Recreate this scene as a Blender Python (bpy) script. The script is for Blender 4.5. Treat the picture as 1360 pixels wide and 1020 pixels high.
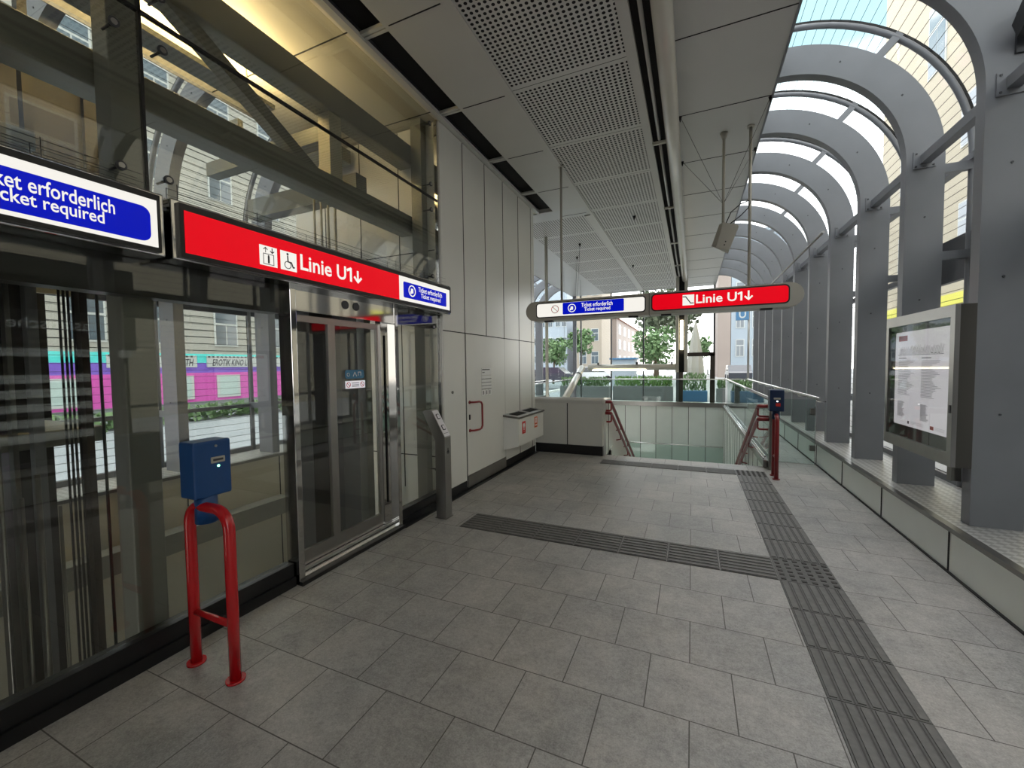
import bpy, bmesh, math, random
from mathutils import Vector, Matrix
random.seed(7)
for o in list(bpy.data.objects): bpy.data.objects.remove(o)
S = bpy.context.scene
C = S.collection
PI = math.pi

# ------------------------------------------------------------------ camera
YAW, PITCH, ROLL, FOC = 0.41230094, -0.04451494, -0.01194699, 546.458
cd = bpy.data.cameras.new('camera'); cam = bpy.data.objects.new('camera', cd); C.objects.link(cam)
_f = Vector((-math.sin(YAW)*math.cos(PITCH), math.cos(YAW)*math.cos(PITCH), math.sin(PITCH)))
_r = Vector((math.cos(YAW), math.sin(YAW), 0)); _u = _r.cross(_f)
_r2 = math.cos(ROLL)*_r + math.sin(ROLL)*_u; _u2 = -math.sin(ROLL)*_r + math.cos(ROLL)*_u
M = Matrix((_r2, _u2, -_f)).transposed().to_4x4(); M.translation = (0, 0, 1.6)
cam.matrix_world = M
cd.sensor_fit = 'HORIZONTAL'; cd.sensor_width = 36; cd.lens = 36*FOC/1360
cd.clip_start = 0.03; cd.clip_end = 400
S.camera = cam

# ------------------------------------------------------------------ world, sky, exposure
w = bpy.data.worlds.new('sky'); S.world = w; w.use_nodes = True
nt = w.node_tree; nt.nodes.clear()
out = nt.nodes.new('ShaderNodeOutputWorld'); bg = nt.nodes.new('ShaderNodeBackground')
tc = nt.nodes.new('ShaderNodeTexCoord'); sp = nt.nodes.new('ShaderNodeSeparateXYZ'); rp = nt.nodes.new('ShaderNodeValToRGB')
rp.color_ramp.elements[0].position = 0.0; rp.color_ramp.elements[0].color = (0.98, 0.95, 0.90, 1)
rp.color_ramp.elements[1].position = 0.72; rp.color_ramp.elements[1].color = (1.0, 1.0, 1.0, 1)
e = rp.color_ramp.elements.new(0.25); e.color = (0.94, 0.97, 1.0, 1)
e = rp.color_ramp.elements.new(0.40); e.color = (0.95, 0.98, 1.0, 1)
e = rp.color_ramp.elements.new(0.51); e.color = (0.17, 0.27, 0.30, 1)
e = rp.color_ramp.elements.new(0.62); e.color = (0.17, 0.27, 0.30, 1)
nt.links.new(tc.outputs['Generated'], sp.inputs[0]); nt.links.new(sp.outputs['Z'], rp.inputs[0])
nt.links.new(rp.outputs[0], bg.inputs[0]); nt.links.new(bg.outputs[0], out.inputs[0])
bg.inputs[1].default_value = 2.7
S.view_settings.view_transform = 'Standard'; S.view_settings.look = 'None'
S.view_settings.exposure = 0.75; S.view_settings.gamma = 1; S.view_settings.use_curve_mapping = False
S.cycles.transparent_max_bounces = 32
S.cycles.max_bounces = 8
sd = bpy.data.lights.new('sun', 'SUN'); sd.energy = 0.35; sd.angle = math.radians(25); sd.color = (1, .95, .88)
sun = bpy.data.objects.new('sun', sd); C.objects.link(sun); sun.rotation_euler = (math.radians(48), 0, math.radians(200))

# ------------------------------------------------------------------ materials
MATS = {}
def mat(name, col, rough=.5, metal=0, emis=0, ebase=None, noise=0, nscale=8, bump=0, bscale=60, spec=.5, coat=0):
    m = bpy.data.materials.new(name); m.use_nodes = True; n = m.node_tree; b = n.nodes['Principled BSDF']
    b.inputs['Roughness'].default_value = rough; b.inputs['Metallic'].default_value = metal
    b.inputs['Specular IOR Level'].default_value = .2 if name.startswith('emit') else spec; b.inputs['Coat Weight'].default_value = coat
    b.inputs['Coat Roughness'].default_value = .08
    c = (*col, 1); b.inputs['Base Color'].default_value = c
    g = n.nodes.new('ShaderNodeNewGeometry')
    if noise:
        t = n.nodes.new('ShaderNodeTexNoise'); t.inputs['Scale'].default_value = nscale; t.inputs['Detail'].default_value = 5
        n.links.new(g.outputs['Position'], t.inputs['Vector'])
        mx = n.nodes.new('ShaderNodeMix'); mx.data_type = 'RGBA'
        mx.inputs[6].default_value = (*[v*(1-noise) for v in col], 1); mx.inputs[7].default_value = (*[min(1, v*(1+noise)) for v in col], 1)
        n.links.new(t.outputs['Fac'], mx.inputs[0]); n.links.new(mx.outputs[2], b.inputs['Base Color'])
    if bump:
        t = n.nodes.new('ShaderNodeTexNoise'); t.inputs['Scale'].default_value = bscale
        n.links.new(g.outputs['Position'], t.inputs['Vector'])
        bp = n.nodes.new('ShaderNodeBump'); bp.inputs['Strength'].default_value = bump; bp.inputs['Distance'].default_value = .01
        n.links.new(t.outputs['Fac'], bp.inputs['Height']); n.links.new(bp.outputs[0], b.inputs['Normal'])
    if emis:
        b.inputs['Emission Color'].default_value = c; b.inputs['Emission Strength'].default_value = emis
    if ebase is not None: b.inputs['Base Color'].default_value = (*[v*ebase for v in col], 1)
    MATS[name] = m; return m
def glass(name, tint, ior=1.5, rough=0.0):
    m = bpy.data.materials.new(name); m.use_nodes = True; n = m.node_tree; n.nodes.clear()
    o = n.nodes.new('ShaderNodeOutputMaterial'); t = n.nodes.new('ShaderNodeBsdfTransparent'); g = n.nodes.new('ShaderNodeBsdfGlossy')
    f = n.nodes.new('ShaderNodeFresnel'); x = n.nodes.new('ShaderNodeMixShader')
    t.inputs[0].default_value = (*tint, 1); g.inputs['Roughness'].default_value = rough; f.inputs['IOR'].default_value = ior
    ge = n.nodes.new('ShaderNodeNewGeometry'); q = n.nodes.new('ShaderNodeMath'); q.operation = 'MULTIPLY_ADD'
    q.inputs[1].default_value = 1/ior-ior; q.inputs[2].default_value = ior
    n.links.new(ge.outputs['Backfacing'], q.inputs[0]); n.links.new(q.outputs[0], f.inputs['IOR'])
    n.links.new(f.outputs[0], x.inputs[0]); n.links.new(t.outputs[0], x.inputs[1]); n.links.new(g.outputs[0], x.inputs[2])
    n.links.new(x.outputs[0], o.inputs[0]); MATS[name] = m; return m

mat('rib_paint', (.20, .208, .228), .42, 0, noise=.12, nscale=3)
mat('rib_dark', (.05, .053, .06), .45, .2)
mat('cream', (.76, .755, .71), .22, 0, noise=.05, nscale=1.5, spec=.6)
mat('cream_dark', (.62, .61, .56), .35, noise=.06, nscale=2)
mat('cream_green', (.76, .80, .76), .3, noise=.05, nscale=3)
mat('joint', (.02, .02, .02), .8)
mat('ceil', (.57, .56, .52), .38, 0, noise=.05, nscale=2)
mat('ceil_right', (.57, .57, .545), .35, 0, noise=.05, nscale=2)
mat('hall_ceil', (.62, .58, .47), .5)
mat('black', (.008, .008, .009), .35, noise=.4, nscale=20)
mat('slot', (.006, .006, .006), .9)
mat('steel', (.34, .33, .315), .3, .95, noise=.12, nscale=5)
mat('steel_dark', (.22, .215, .20), .3, .9, noise=.15, nscale=6)
mat('chrome', (.50, .49, .47), .06, 1)
mat('transom', (.035, .035, .032), .4)
mat('pipe', (.58, .56, .49), .22, .1, noise=.08, nscale=3)
mat('pole', (.42, .40, .345), .35, .1)
mat('cam_grey', (.40, .38, .33), .5, .1)
mat('red', (.50, .008, .012), .25, 0, noise=.15, nscale=6, coat=.4)
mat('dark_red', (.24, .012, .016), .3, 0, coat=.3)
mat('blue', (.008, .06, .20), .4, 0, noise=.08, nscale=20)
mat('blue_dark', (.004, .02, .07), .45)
mat('rail_steel', (.7, .7, .69), .2, .95)
mat('white', (.8, .8, .78), .5)
mat('paper_glow', (.74, .71, .76), .5, emis=.35)  # glows by itself: brightness added to the poster and a door sticker
mat('ink', (.05, .05, .06), .7); mat('grey_ink', (.42, .41, .45), .7)
mat('sticker_red', (.65, .03, .02), .5); mat('sticker_orange', (.75, .16, .06), .5)
mat('emit_red', (.95, .001, .012), .25, emis=.46, ebase=.15)
mat('emit_white', (1, .97, .90), .25, emis=.53, ebase=.15)
mat('emit_blue', (.001, .008, .60), .25, emis=.44, ebase=.15)
mat('lamp', (1, .86, .60), .4, emis=6)
mat('lamp_dim', (.50, .49, .46), .3, emis=0)
mat('led', (.3, 1, .55), .4, emis=3); mat('led_white', (1, 1, 1), .4, emis=2)
mat('truss', (.24, .245, .22), .45, .3, noise=.1, nscale=3)
mat('shaft', (.035, .033, .03), .5, .2, noise=.3, nscale=4)
mat('shaft_cream', (.50, .475, .39), .5, noise=.06, nscale=2)
mat('tactile', (.115, .112, .108), .6, noise=.45, nscale=30)
mat('tactile_ridge', (.14, .136, .13), .55, noise=.45, nscale=30)
mat('tactile_groove', (.06, .057, .054), .7)
mat('speckle', (.34, .33, .32), .8)
mat('leaf', (.14, .24, .10), .7, noise=.5, nscale=6); mat('leaf_dark', (.13, .16, .10), .7, noise=.5, nscale=4)
mat('leaf_bright', (.17, .33, .09), .6, noise=.4, nscale=8)
mat('bark', (.12, .09, .06), .9)
mat('asphalt', (.30, .33, .36), .8, noise=.1, nscale=2); mat('pavement', (.30, .30, .30), .8, noise=.1, nscale=3)
mat('facade_grey', (.42, .41, .37), .8, noise=.08, nscale=1.5); mat('facade_cream', (.48, .42, .32), .8, noise=.05, nscale=1)
mat('facade_white', (.36, .42, .48), .8, noise=.05); mat('facade_pale', (.44, .38, .31), .8, noise=.05, nscale=.5)
mat('facade_rose', (.36, .30, .27), .8, noise=.08, nscale=.6)
mat('pink', (.66, .10, .46), .6, noise=.05); mat('violet', (.22, .12, .60), .6); mat('cyan', (.10, .72, .70), .6)
mat('frame_white', (.55, .57, .56), .5); mat('win_glass', (.10, .13, .16), .08, 0, spec=.9); mat('win_pale', (.50, .62, .60), .2)
mat('roof', (.30, .12, .08), .8); mat('yellow', (.75, .70, .12), .7)
mat('brown_frame', (.07, .055, .045), .4, .3)
mat('planter_grey', (.20, .22, .22), .6); mat('planter_blue', (.05, .17, .33), .5)
mat('canvas', (.46, .45, .40), .9); mat('car_white', (.7, .72, .74), .25, coat=.5); mat('car_dark', (.03, .035, .05), .2, coat=.5)
mat('case_side', (.085, .08, .07), .5, .4)
mat('plate_metal', (.72, .70, .72), .45, .3)
mat('rubber', (.015, .015, .015), .8); mat('car_glass', (.04, .05, .06), .05)
mat('wall_soft', (.10, .10, .10), .6)
mat('print', (.03, .03, .035), .6)
mat('sticker_blue', (.05, .20, .36), .4)
glass('clear_glass', (.93, .94, .93), 1.25)
glass('shaft_glass', (.83, .84, .81), 1.65)
glass('green_glass', (.86, .92, .90), 1.35)
glass('roof_glass', (.97, .98, .98), 1.25)

def nodes_floor():
    m = bpy.data.materials.new('granite'); m.use_nodes = True; n = m.node_tree; b = n.nodes['Principled BSDF']; L = n.links.new
    def mth(op, a, bb=None, c=None):
        q = n.nodes.new('ShaderNodeMath'); q.operation = op
        for i, v in enumerate((a, bb, c)):
            if v is None: continue
            if isinstance(v, (int, float)): q.inputs[i].default_value = v
            else: L(v, q.inputs[i])
        return q.outputs[0]
    g = n.nodes.new('ShaderNodeNewGeometry'); s = n.nodes.new('ShaderNodeSeparateXYZ'); L(g.outputs['Position'], s.inputs[0])
    T = .3885
    ry = mth('DIVIDE', mth('SUBTRACT', s.outputs[1], 3.102), T); row = mth('FLOOR', ry); fy = mth('SUBTRACT', ry, row)
    odd = mth('ABSOLUTE', mth('MODULO', row, 2))
    rx = mth('ADD', mth('DIVIDE', s.outputs[0], .3925), mth('MULTIPLY', odd, .5)); colm = mth('FLOOR', rx); fx = mth('SUBTRACT', rx, colm)
    dx = mth('MINIMUM', fx, mth('SUBTRACT', 1, fx)); dy = mth('MINIMUM', fy, mth('SUBTRACT', 1, fy))
    d = mth('MINIMUM', dx, dy); jt = mth('LESS_THAN', d, .0065)
    wn = n.nodes.new('ShaderNodeTexWhiteNoise'); wn.noise_dimensions = '2D'; cv = n.nodes.new('ShaderNodeCombineXYZ'); L(colm, cv.inputs[0]); L(row, cv.inputs[1]); L(cv.outputs[0], wn.inputs['Vector'])
    def noi(sc, det=4, dist=0):
        t = n.nodes.new('ShaderNodeTexNoise'); t.inputs['Scale'].default_value = sc; t.inputs['Detail'].default_value = det; t.inputs['Distortion'].default_value = dist
        L(g.outputs['Position'], t.inputs['Vector']); return t.outputs['Fac']
    fine = noi(140, 6); big = noi(1.3, 5, .4); mid = noi(9, 6, .6)
    v = mth('ADD', mth('MULTIPLY', mth('SUBTRACT', fine, .5), .9), 1); v = mth('ADD', v, mth('MULTIPLY', mth('SUBTRACT', noi(45, 6, .3), .5), .7))
    v = mth('ADD', v, mth('MULTIPLY', mth('SUBTRACT', big, .5), .8))
    v = mth('ADD', v, mth('MULTIPLY', mth('SUBTRACT', mid, .5), .65))
    v = mth('ADD', v, mth('MULTIPLY', mth('SUBTRACT', wn.outputs['Value'], .5), .14))
    c = n.nodes.new('ShaderNodeMix'); c.data_type = 'RGBA'; c.blend_type = 'MULTIPLY'; c.inputs[0].default_value = 1
    warm = n.nodes.new('ShaderNodeMix'); warm.data_type = 'RGBA'; warm.inputs[6].default_value = (.325, .332, .334, 1); warm.inputs[7].default_value = (.375, .345, .315, 1)  # warm tint mixed into the stone stands in for warm lamp light
    L(big, warm.inputs[0]); L(warm.outputs[2], c.inputs[6]); L(v, c.inputs[7])
    j = n.nodes.new('ShaderNodeMix'); j.data_type = 'RGBA'; L(jt, j.inputs[0]); L(c.outputs[2], j.inputs[6]); j.inputs[7].default_value = (.09, .082, .075, 1)
    L(j.outputs[2], b.inputs['Base Color'])
    rr = n.nodes.new('ShaderNodeMapRange'); L(mid, rr.inputs[0]); rr.inputs[3].default_value = .38; rr.inputs[4].default_value = .62; L(rr.outputs[0], b.inputs['Roughness'])
    bp = n.nodes.new('ShaderNodeBump'); bp.inputs['Strength'].default_value = .25; bp.inputs['Distance'].default_value = .004
    L(mth('SUBTRACT', fine, mth('MULTIPLY', jt, 1.5)), bp.inputs['Height']); L(bp.outputs[0], b.inputs['Normal'])
    MATS['granite'] = m
nodes_floor()
def nodes_perf():
    m = bpy.data.materials.new('perforated'); m.use_nodes = True; n = m.node_tree; b = n.nodes['Principled BSDF']; L = n.links.new
    def mth(op, a, bb=None):
        q = n.nodes.new('ShaderNodeMath'); q.operation = op
        for i, v in enumerate((a, bb)):
            if v is None: continue
            if isinstance(v, (int, float)): q.inputs[i].default_value = v
            else: L(v, q.inputs[i])
        return q.outputs[0]
    g = n.nodes.new('ShaderNodeNewGeometry'); s = n.nodes.new('ShaderNodeSeparateXYZ'); L(g.outputs['Position'], s.inputs[0])
    fx = mth('FRACT', mth('DIVIDE', mth('ADD', s.outputs[0], 10.0), .048)); 
    yy = mth('MODULO', mth('ADD', s.outputs[1], 20.02), 1.2)
    fy = mth('FRACT', mth('DIVIDE', yy, .048))
    ax = mth('SUBTRACT', fx, .5); ay = mth('SUBTRACT', fy, .5)
    d = mth('SQRT', mth('ADD', mth('MULTIPLY', ax, ax), mth('MULTIPLY', ay, ay)))
    hole = mth('LESS_THAN', d, .31)
    ok = mth('MULTIPLY', mth('GREATER_THAN', yy, .05), mth('LESS_THAN', yy, 1.15))
    hole = mth('MULTIPLY', hole, ok)
    jl = mth('LESS_THAN', yy, .007)
    f = mth('MAXIMUM', hole, jl)
    x = n.nodes.new('ShaderNodeMix'); x.data_type = 'RGBA'; L(f, x.inputs[0]); x.inputs[6].default_value = (.62, .61, .575, 1); x.inputs[7].default_value = (.008, .008, .008, 1)
    L(x.outputs[2], b.inputs['Base Color']); L(mth('ADD', .38, mth('MULTIPLY', f, .5)), b.inputs['Roughness'])
    MATS['perforated'] = m
nodes_perf()
def nodes_plate():
    m = bpy.data.materials.new('diamond_plate'); m.use_nodes = True; n = m.node_tree; b = n.nodes['Principled BSDF']; L = n.links.new
    g = n.nodes.new('ShaderNodeNewGeometry'); mp = n.nodes.new('ShaderNodeMapping'); mp.inputs['Rotation'].default_value = (0, 0, PI/4); mp.inputs['Scale'].default_value = (22, 22, 22)
    L(g.outputs['Position'], mp.inputs[0]); ck = n.nodes.new('ShaderNodeTexChecker'); ck.inputs['Scale'].default_value = 1; L(mp.outputs[0], ck.inputs[0])
    ck.inputs[1].default_value = (.58, .58, .57, 1); ck.inputs[2].default_value = (.40, .40, .39, 1)
    L(ck.outputs[0], b.inputs['Base Color'])
    bp = n.nodes.new('ShaderNodeBump'); bp.inputs['Strength'].default_value = .5; bp.inputs['Distance'].default_value = .004; L(ck.outputs['Fac'], bp.inputs['Height']); L(bp.outputs[0], b.inputs['Normal'])
    b.inputs['Metallic'].default_value = .5; b.inputs['Roughness'].default_value = .42
    MATS['diamond_plate'] = m
nodes_plate()

# ------------------------------------------------------------------ builders
class B:
    def __init__(s): s.v = []; s.f = []; s.m = []; s.sm = []
    def add(s, vs, fs, mi=0, smooth=False):
        k = len(s.v); s.v += [tuple(q) for q in vs]
        for f in fs: s.f.append(tuple(k+i for i in f)); s.m.append(mi); s.sm.append(smooth)
        return s
    def box(s, x0, x1, y0, y1, z0, z1, mi=0, bev=0):
        if x0 > x1: x0, x1 = x1, x0
        if y0 > y1: y0, y1 = y1, y0
        if z0 > z1: z0, z1 = z1, z0
        if bev:
            bm = bmesh.new(); bmesh.ops.create_cube(bm, size=1)
            for v in bm.verts: v.co = Vector(((x0+x1)/2+v.co.x*(x1-x0), (y0+y1)/2+v.co.y*(y1-y0), (z0+z1)/2+v.co.z*(z1-z0)))
            bmesh.ops.bevel(bm, geom=bm.edges[:], offset=bev, segments=3, affect='EDGES', profile=.5)
            bm.verts.index_update(); s.add([v.co for v in bm.verts], [[v.index for v in f.verts] for f in bm.faces], mi); bm.free(); return s
        vs = [(x, y, z) for z in (z0, z1) for y in (y0, y1) for x in (x0, x1)]
        return s.add(vs, [(0, 2, 3, 1), (4, 5, 7, 6), (0, 1, 5, 4), (2, 6, 7, 3), (0, 4, 6, 2), (1, 3, 7, 5)], mi)
    def bar(s, a, b, wd, ht, mi=0, up=(0, 0, 1)):      # rectangular bar between two points
        a = Vector(a); b = Vector(b); d = (b-a).normalized(); r = d.cross(Vector(up))
        if r.length < 1e-4: r = Vector((1, 0, 0))
        r.normalize(); u = r.cross(d)
        vs = [p+r*(sx*wd/2)+u*(sz*ht/2) for p in (a, b) for sx, sz in ((-1, -1), (1, -1), (1, 1), (-1, 1))]
        return s.add(vs, [(0, 1, 2, 3), (7, 6, 5, 4), (0, 4, 5, 1), (1, 5, 6, 2), (2, 6, 7, 3), (3, 7, 4, 0)], mi)
    def tube(s, pts, r, seg=12, mi=0, cap=True, r1=None):
        pts = [Vector(p) for p in pts]; rings = []; n0 = None
        for i, p in enumerate(pts):
            if i == 0: t = pts[1]-p
            elif i == len(pts)-1: t = p-pts[i-1]
            else: t = (pts[i+1]-p).normalized()+(p-pts[i-1]).normalized()
            t.normalize()
            if n0 is None:
                n0 = t.cross(Vector((0, 0, 1)))
                if n0.length < 1e-3: n0 = Vector((1, 0, 0))
            n0 = (n0-t*n0.dot(t)).normalized(); bb = t.cross(n0)
            rr = r if r1 is None else r+(r1-r)*i/(len(pts)-1)
            rings.append([p+(n0*math.cos(a)+bb*math.sin(a))*rr for a in (2*PI*k/seg for k in range(seg))])
        vs = [q for R in rings for q in R]; fs = []
        for i in range(len(rings)-1):
            for k in range(seg):
                a = i*seg+k; b = i*seg+(k+1) % seg; fs.append((a, b, b+seg, a+seg))
        s.add(vs, fs, mi, True)
        if cap:
            s.add(rings[0], [tuple(range(seg))[::-1]], mi); s.add(rings[-1], [tuple(range(seg))], mi)
        return s
    def prism(s, poly, ax, a, b, mi=0):                # poly of 2D points extruded along axis ax
        def P(p, t):
            return (t, p[0], p[1]) if ax == 0 else (p[0], t, p[1]) if ax == 1 else (p[0], p[1], t)
        n = len(poly); vs = [P(p, a) for p in poly]+[P(p, b) for p in poly]
        fs = [tuple(range(n)), tuple(range(2*n-1, n-1, -1))]+[(i, i+n, (i+1) % n+n, (i+1) % n) for i in range(n)]
        return s.add(vs, fs, mi)
    def band(s, inner, outer, ax, a, b, mi=0):         # closed strip between two 2D curves, extruded
        n = len(inner)
        def P(p, t): return (t, p[0], p[1]) if ax == 0 else (p[0], t, p[1]) if ax == 1 else (p[0], p[1], t)
        vs = [P(p, a) for p in inner]+[P(p, a) for p in outer]+[P(p, b) for p in inner]+[P(p, b) for p in outer]
        fs = []
        for i in range(n-1):
            fs += [(i, i+1, n+i+1, n+i), (2*n+i, 3*n+i, 3*n+i+1, 2*n+i+1), (i, 2*n+i, 2*n+i+1, i+1), (n+i, n+i+1, 3*n+i+1, 3*n+i)]
        fs += [(0, n, 3*n, 2*n), (n-1, 3*n-1, 4*n-1, 2*n-1)]
        return s.add(vs, fs, mi)
    def disc(s, c, axis, r, h, seg=24, mi=0):
        a = Vector(c); d = Vector(axis).normalized(); return s.tube([a, a+d*h], r, seg, mi)
    def sphere(s, c, r, mi=0, sc=(1, 1, 1), u=16, v=10):
        vs = []; fs = []
        for i in range(v+1):
            th = PI*i/v
            for k in range(u):
                ph = 2*PI*k/u; vs.append((c[0]+r*sc[0]*math.sin(th)*math.cos(ph), c[1]+r*sc[1]*math.sin(th)*math.sin(ph), c[2]+r*sc[2]*math.cos(th)))
        for i in range(v):
            for k in range(u): fs.append((i*u+k, i*u+(k+1) % u, (i+1)*u+(k+1) % u, (i+1)*u+k))
        return s.add(vs, fs, mi, True)
ORG = {}
def link(name, me, org, parent=None):
    o = bpy.data.objects.new(name, me); C.objects.link(o)
    if parent is not None: o.parent = parent
    ORG[o.name] = Vector(org); return o
def build(b, name, mats, parent=None, fix=True):
    if isinstance(mats, str): mats = [mats]
    if parent is not None: org = ORG[parent.name]
    else:
        xs = [v[0] for v in b.v]; ys = [v[1] for v in b.v]; zs = [v[2] for v in b.v]
        org = Vector(((min(xs)+max(xs))/2, (min(ys)+max(ys))/2, min(zs)))
    me = bpy.data.meshes.new(name)
    me.from_pydata([(v[0]-org[0], v[1]-org[1], v[2]-org[2]) for v in b.v], [], b.f)
    for m in mats: me.materials.append(MATS[m])
    me.polygons.foreach_set('material_index', b.m); me.polygons.foreach_set('use_smooth', b.sm)
    if fix:
        bm = bmesh.new(); bm.from_mesh(me); bmesh.ops.remove_doubles(bm, verts=bm.verts, dist=1e-6); bmesh.ops.recalc_face_normals(bm, faces=bm.faces); bm.to_mesh(me); bm.free()
    me.update()
    o = link(name, me, org, parent)
    if parent is None: o.location = org
    return o
def thing(name, label, cat, loc, group=None):
    o = bpy.data.objects.new(name, None); C.objects.link(o); o.location = loc; o.empty_display_size = .1; ORG[o.name] = Vector(loc)
    o['label'] = label; o['category'] = cat
    if group: o['group'] = group
    return o
def tag(o, label, cat, group=None, kind=None):
    o['label'] = label; o['category'] = cat
    if group: o['group'] = group
    if kind: o['kind'] = kind
    return o
def struct(name, b, mats, label, cat, parent=None): return tag(build(b, name, mats, parent), label, cat, kind='structure')
DIR = {'+X': ((0, 1, 0), (0, 0, 1), (1, 0, 0)), '-Y': ((1, 0, 0), (0, 0, 1), (0, -1, 0)), '-X': ((0, -1, 0), (0, 0, 1), (-1, 0, 0)), '+Y': ((-1, 0, 0), (0, 0, 1), (0, 1, 0))}
def frame(d, o): 
    a, b, c = DIR[d]; a, b, c, o = Vector(a), Vector(b), Vector(c), Vector(o)
    return lambda u, v, n=0: o+a*u+b*v+c*n
def rrect(w0, w1, h0, h1, r, seg=5):
    P = []
    for cx, cy, a0 in ((w1-r, h1-r, 0), (w0+r, h1-r, PI/2), (w0+r, h0+r, PI), (w1-r, h0+r, 3*PI/2)):
        for k in range(seg+1): a = a0+PI/2*k/seg; P.append((cx+r*math.cos(a), cy+r*math.sin(a)))
    return P
def plate(b, F, poly, n0, n1, mi=0):
    n = len(poly); vs = [F(p[0], p[1], n0) for p in poly]+[F(p[0], p[1], n1) for p in poly]
    return b.add(vs, [tuple(range(n))[::-1], tuple(range(n, 2*n))]+[(i, (i+1) % n, (i+1) % n+n, i+n) for i in range(n)], mi)
def ring(b, F, cu, cv, r0, r1, n0, n1, mi=0, seg=28):
    vs = []; fs = []
    for k in range(seg):
        a = 2*PI*k/seg
        for r in (r0, r1):
            for n in (n0, n1): vs.append(F(cu+r*math.cos(a), cv+r*math.sin(a), n))
    for k in range(seg):
        i = 4*k; j = 4*((k+1) % seg); fs += [(i+1, j+1, j+3, i+3), (i, i+2, j+2, j), (i+2, i+3, j+3, j+2), (i, j, j+1, i+1)]
    return b.add(vs, fs, mi)
def line(b, F, pts, w_, n0, n1, mi=0):
    for (u0, v0), (u1, v1) in zip(pts, pts[1:]):
        d = Vector((u1-u0, v1-v0)); L = d.length
        if L < 1e-6: continue
        d /= L; p = Vector((-d.y, d.x))*w_/2; e = d*w_*.3
        q = [(u0-e.x+p.x, v0-e.y+p.y), (u0-e.x-p.x, v0-e.y-p.y), (u1+e.x-p.x, v1+e.y-p.y), (u1+e.x+p.x, v1+e.y+p.y)]
        plate(b, F, q[::-1], n0, n1, mi)
    return b
def text(b, F, body, u0, u1, v0, v1, n, mi=0, bold=.01, depth=.0015, shear=0):
    cu = bpy.data.curves.new('t', 'FONT'); cu.body = body; cu.offset = bold; cu.resolution_u = 3; cu.shear = shear
    o = bpy.data.objects.new('t', cu); C.objects.link(o); bpy.context.view_layer.update()
    dg = bpy.context.evaluated_depsgraph_get(); me = bpy.data.meshes.new_from_object(o.evaluated_get(dg))
    xs = [v.co.x for v in me.vertices]; ys = [v.co.y for v in me.vertices]
    x0, x1, y0, y1 = min(xs), max(xs), min(ys), max(ys)
    vs = [F(u0+(v.co.x-x0)/(x1-x0)*(u1-u0), v0+(v.co.y-y0)/(y1-y0)*(v1-v0), n+depth) for v in me.vertices]
    b.add(vs, [tuple(p.vertices) for p in me.polygons], mi)
    bpy.data.objects.remove(o); bpy.data.curves.remove(cu); bpy.data.meshes.remove(me)
    return b
MX = lambda x: -3.75-x          # the hall is symmetric about x = -1.875

# ------------------------------------------------------------------ floor and ground
fl = B()
fl.box(-2.76, 1.80, -5, 7.30, -.3, 0)
fl.box(1.14, 1.80, 7.30, 16.6, -.3, 0)
fl.box(-5.55, -4.45, 7.30, 16.6, -.3, 0)
struct('floor', fl, 'granite', 'grey granite tile floor in running bond', 'floor')
g = B(); g.box(-60, -6.3, -30, 90, -.8, -.5); tag(build(g, 'street', 'asphalt'), 'pale asphalt street on the left beyond the glass hall', 'street', kind='structure')
g = B(); g.box(-6.29, 60, 17.0, 120, -.4, -.05); tag(build(g, 'plaza', 'pavement'), 'pale pavement plaza beyond the far glazing', 'pavement', kind='structure')
g = B(); g.box(2.6, 60, -30, 16.99, -.4, -.05); tag(build(g, 'sidewalk', 'pavement'), 'pale sidewalk right of the arched columns', 'pavement', kind='structure')
g = B(); g.box(-10.1, -9.8, -20, 40, -.5, -.36); tag(build(g, 'kerb', 'white'), 'pale kerb stone between street and hedge on the left', 'kerb', kind='structure')

# ------------------------------------------------------------------ tactile paving
def tact_tile(b, x0, x1, y0, y1, kind):
    g_ = .004; b.box(x0+g_/2, x1-g_/2, y0+g_/2, y1-g_/2, .0, .004, 0)
    if kind == 'x':
        n = 7; p = (y1-y0)/n
        for i in range(n): b.box(x0+.012, x1-.012, y0+p*(i+.22), y0+p*(i+.78), .004, .009, 1); b.box(x0+.006, x1-.006, y0+p*(i-.1) if i else y0+.004, y0+p*(i+.12), .004, .0046, 2)
    elif kind == 'y':
        n = 7; p = (x1-x0)/n
        for i in range(n): b.box(x0+p*(i+.22), x0+p*(i+.78), y0+.012, y1-.012, .004, .009, 1); b.box(x0+p*(i-.06) if i else x0+.004, x0+p*(i+.06), y0+.006, y1-.006, .004, .0046, 2)
    else:
        n = 6; p = (x1-x0)/n; q = (y1-y0)/n
        for i in range(n):
            for j in range(n): b.box(x0+p*(i+.25), x0+p*(i+.75), y0+q*(j+.3), y0+q*(j+.7), .004, .009, 2)
b = B(); y = 3.102-.3885*13
while y < 6.55:
    tact_tile(b, .60, .985, y, y+.3885, 'd' if abs(y-3.4905) < .05 else 'y'); y += .3885
b.box(.60, .985, 6.60, 6.604, 0, .004); tact_tile(b, .60, .985, 6.6, 6.92, 'd')
tag(build(b, 'tactile_paving', ['tactile', 'tactile_ridge', 'tactile_groove']), 'long dark grooved guide strip running along the hall towards the stairs', 'tactile paving')
b = B()
for i in range(7): tact_tile(b, -2.12+.3886*i, -2.12+.3886*(i+1), 3.4905, 3.879, 'x')
tag(build(b, 'tactile_paving', ['tactile', 'tactile_ridge', 'tactile_groove']), 'dark grooved guide strip crossing the floor in front of the lift', 'tactile paving')
b = B()
for i in range(5): tact_tile(b, -1.36+.392*i, -1.36+.392*(i+1), 6.62, 6.90, 'x')
tag(build(b, 'tactile_paving', ['tactile', 'tactile_ridge', 'tactile_groove']), 'dark grooved warning strip just before the top stair', 'tactile paving')

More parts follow.
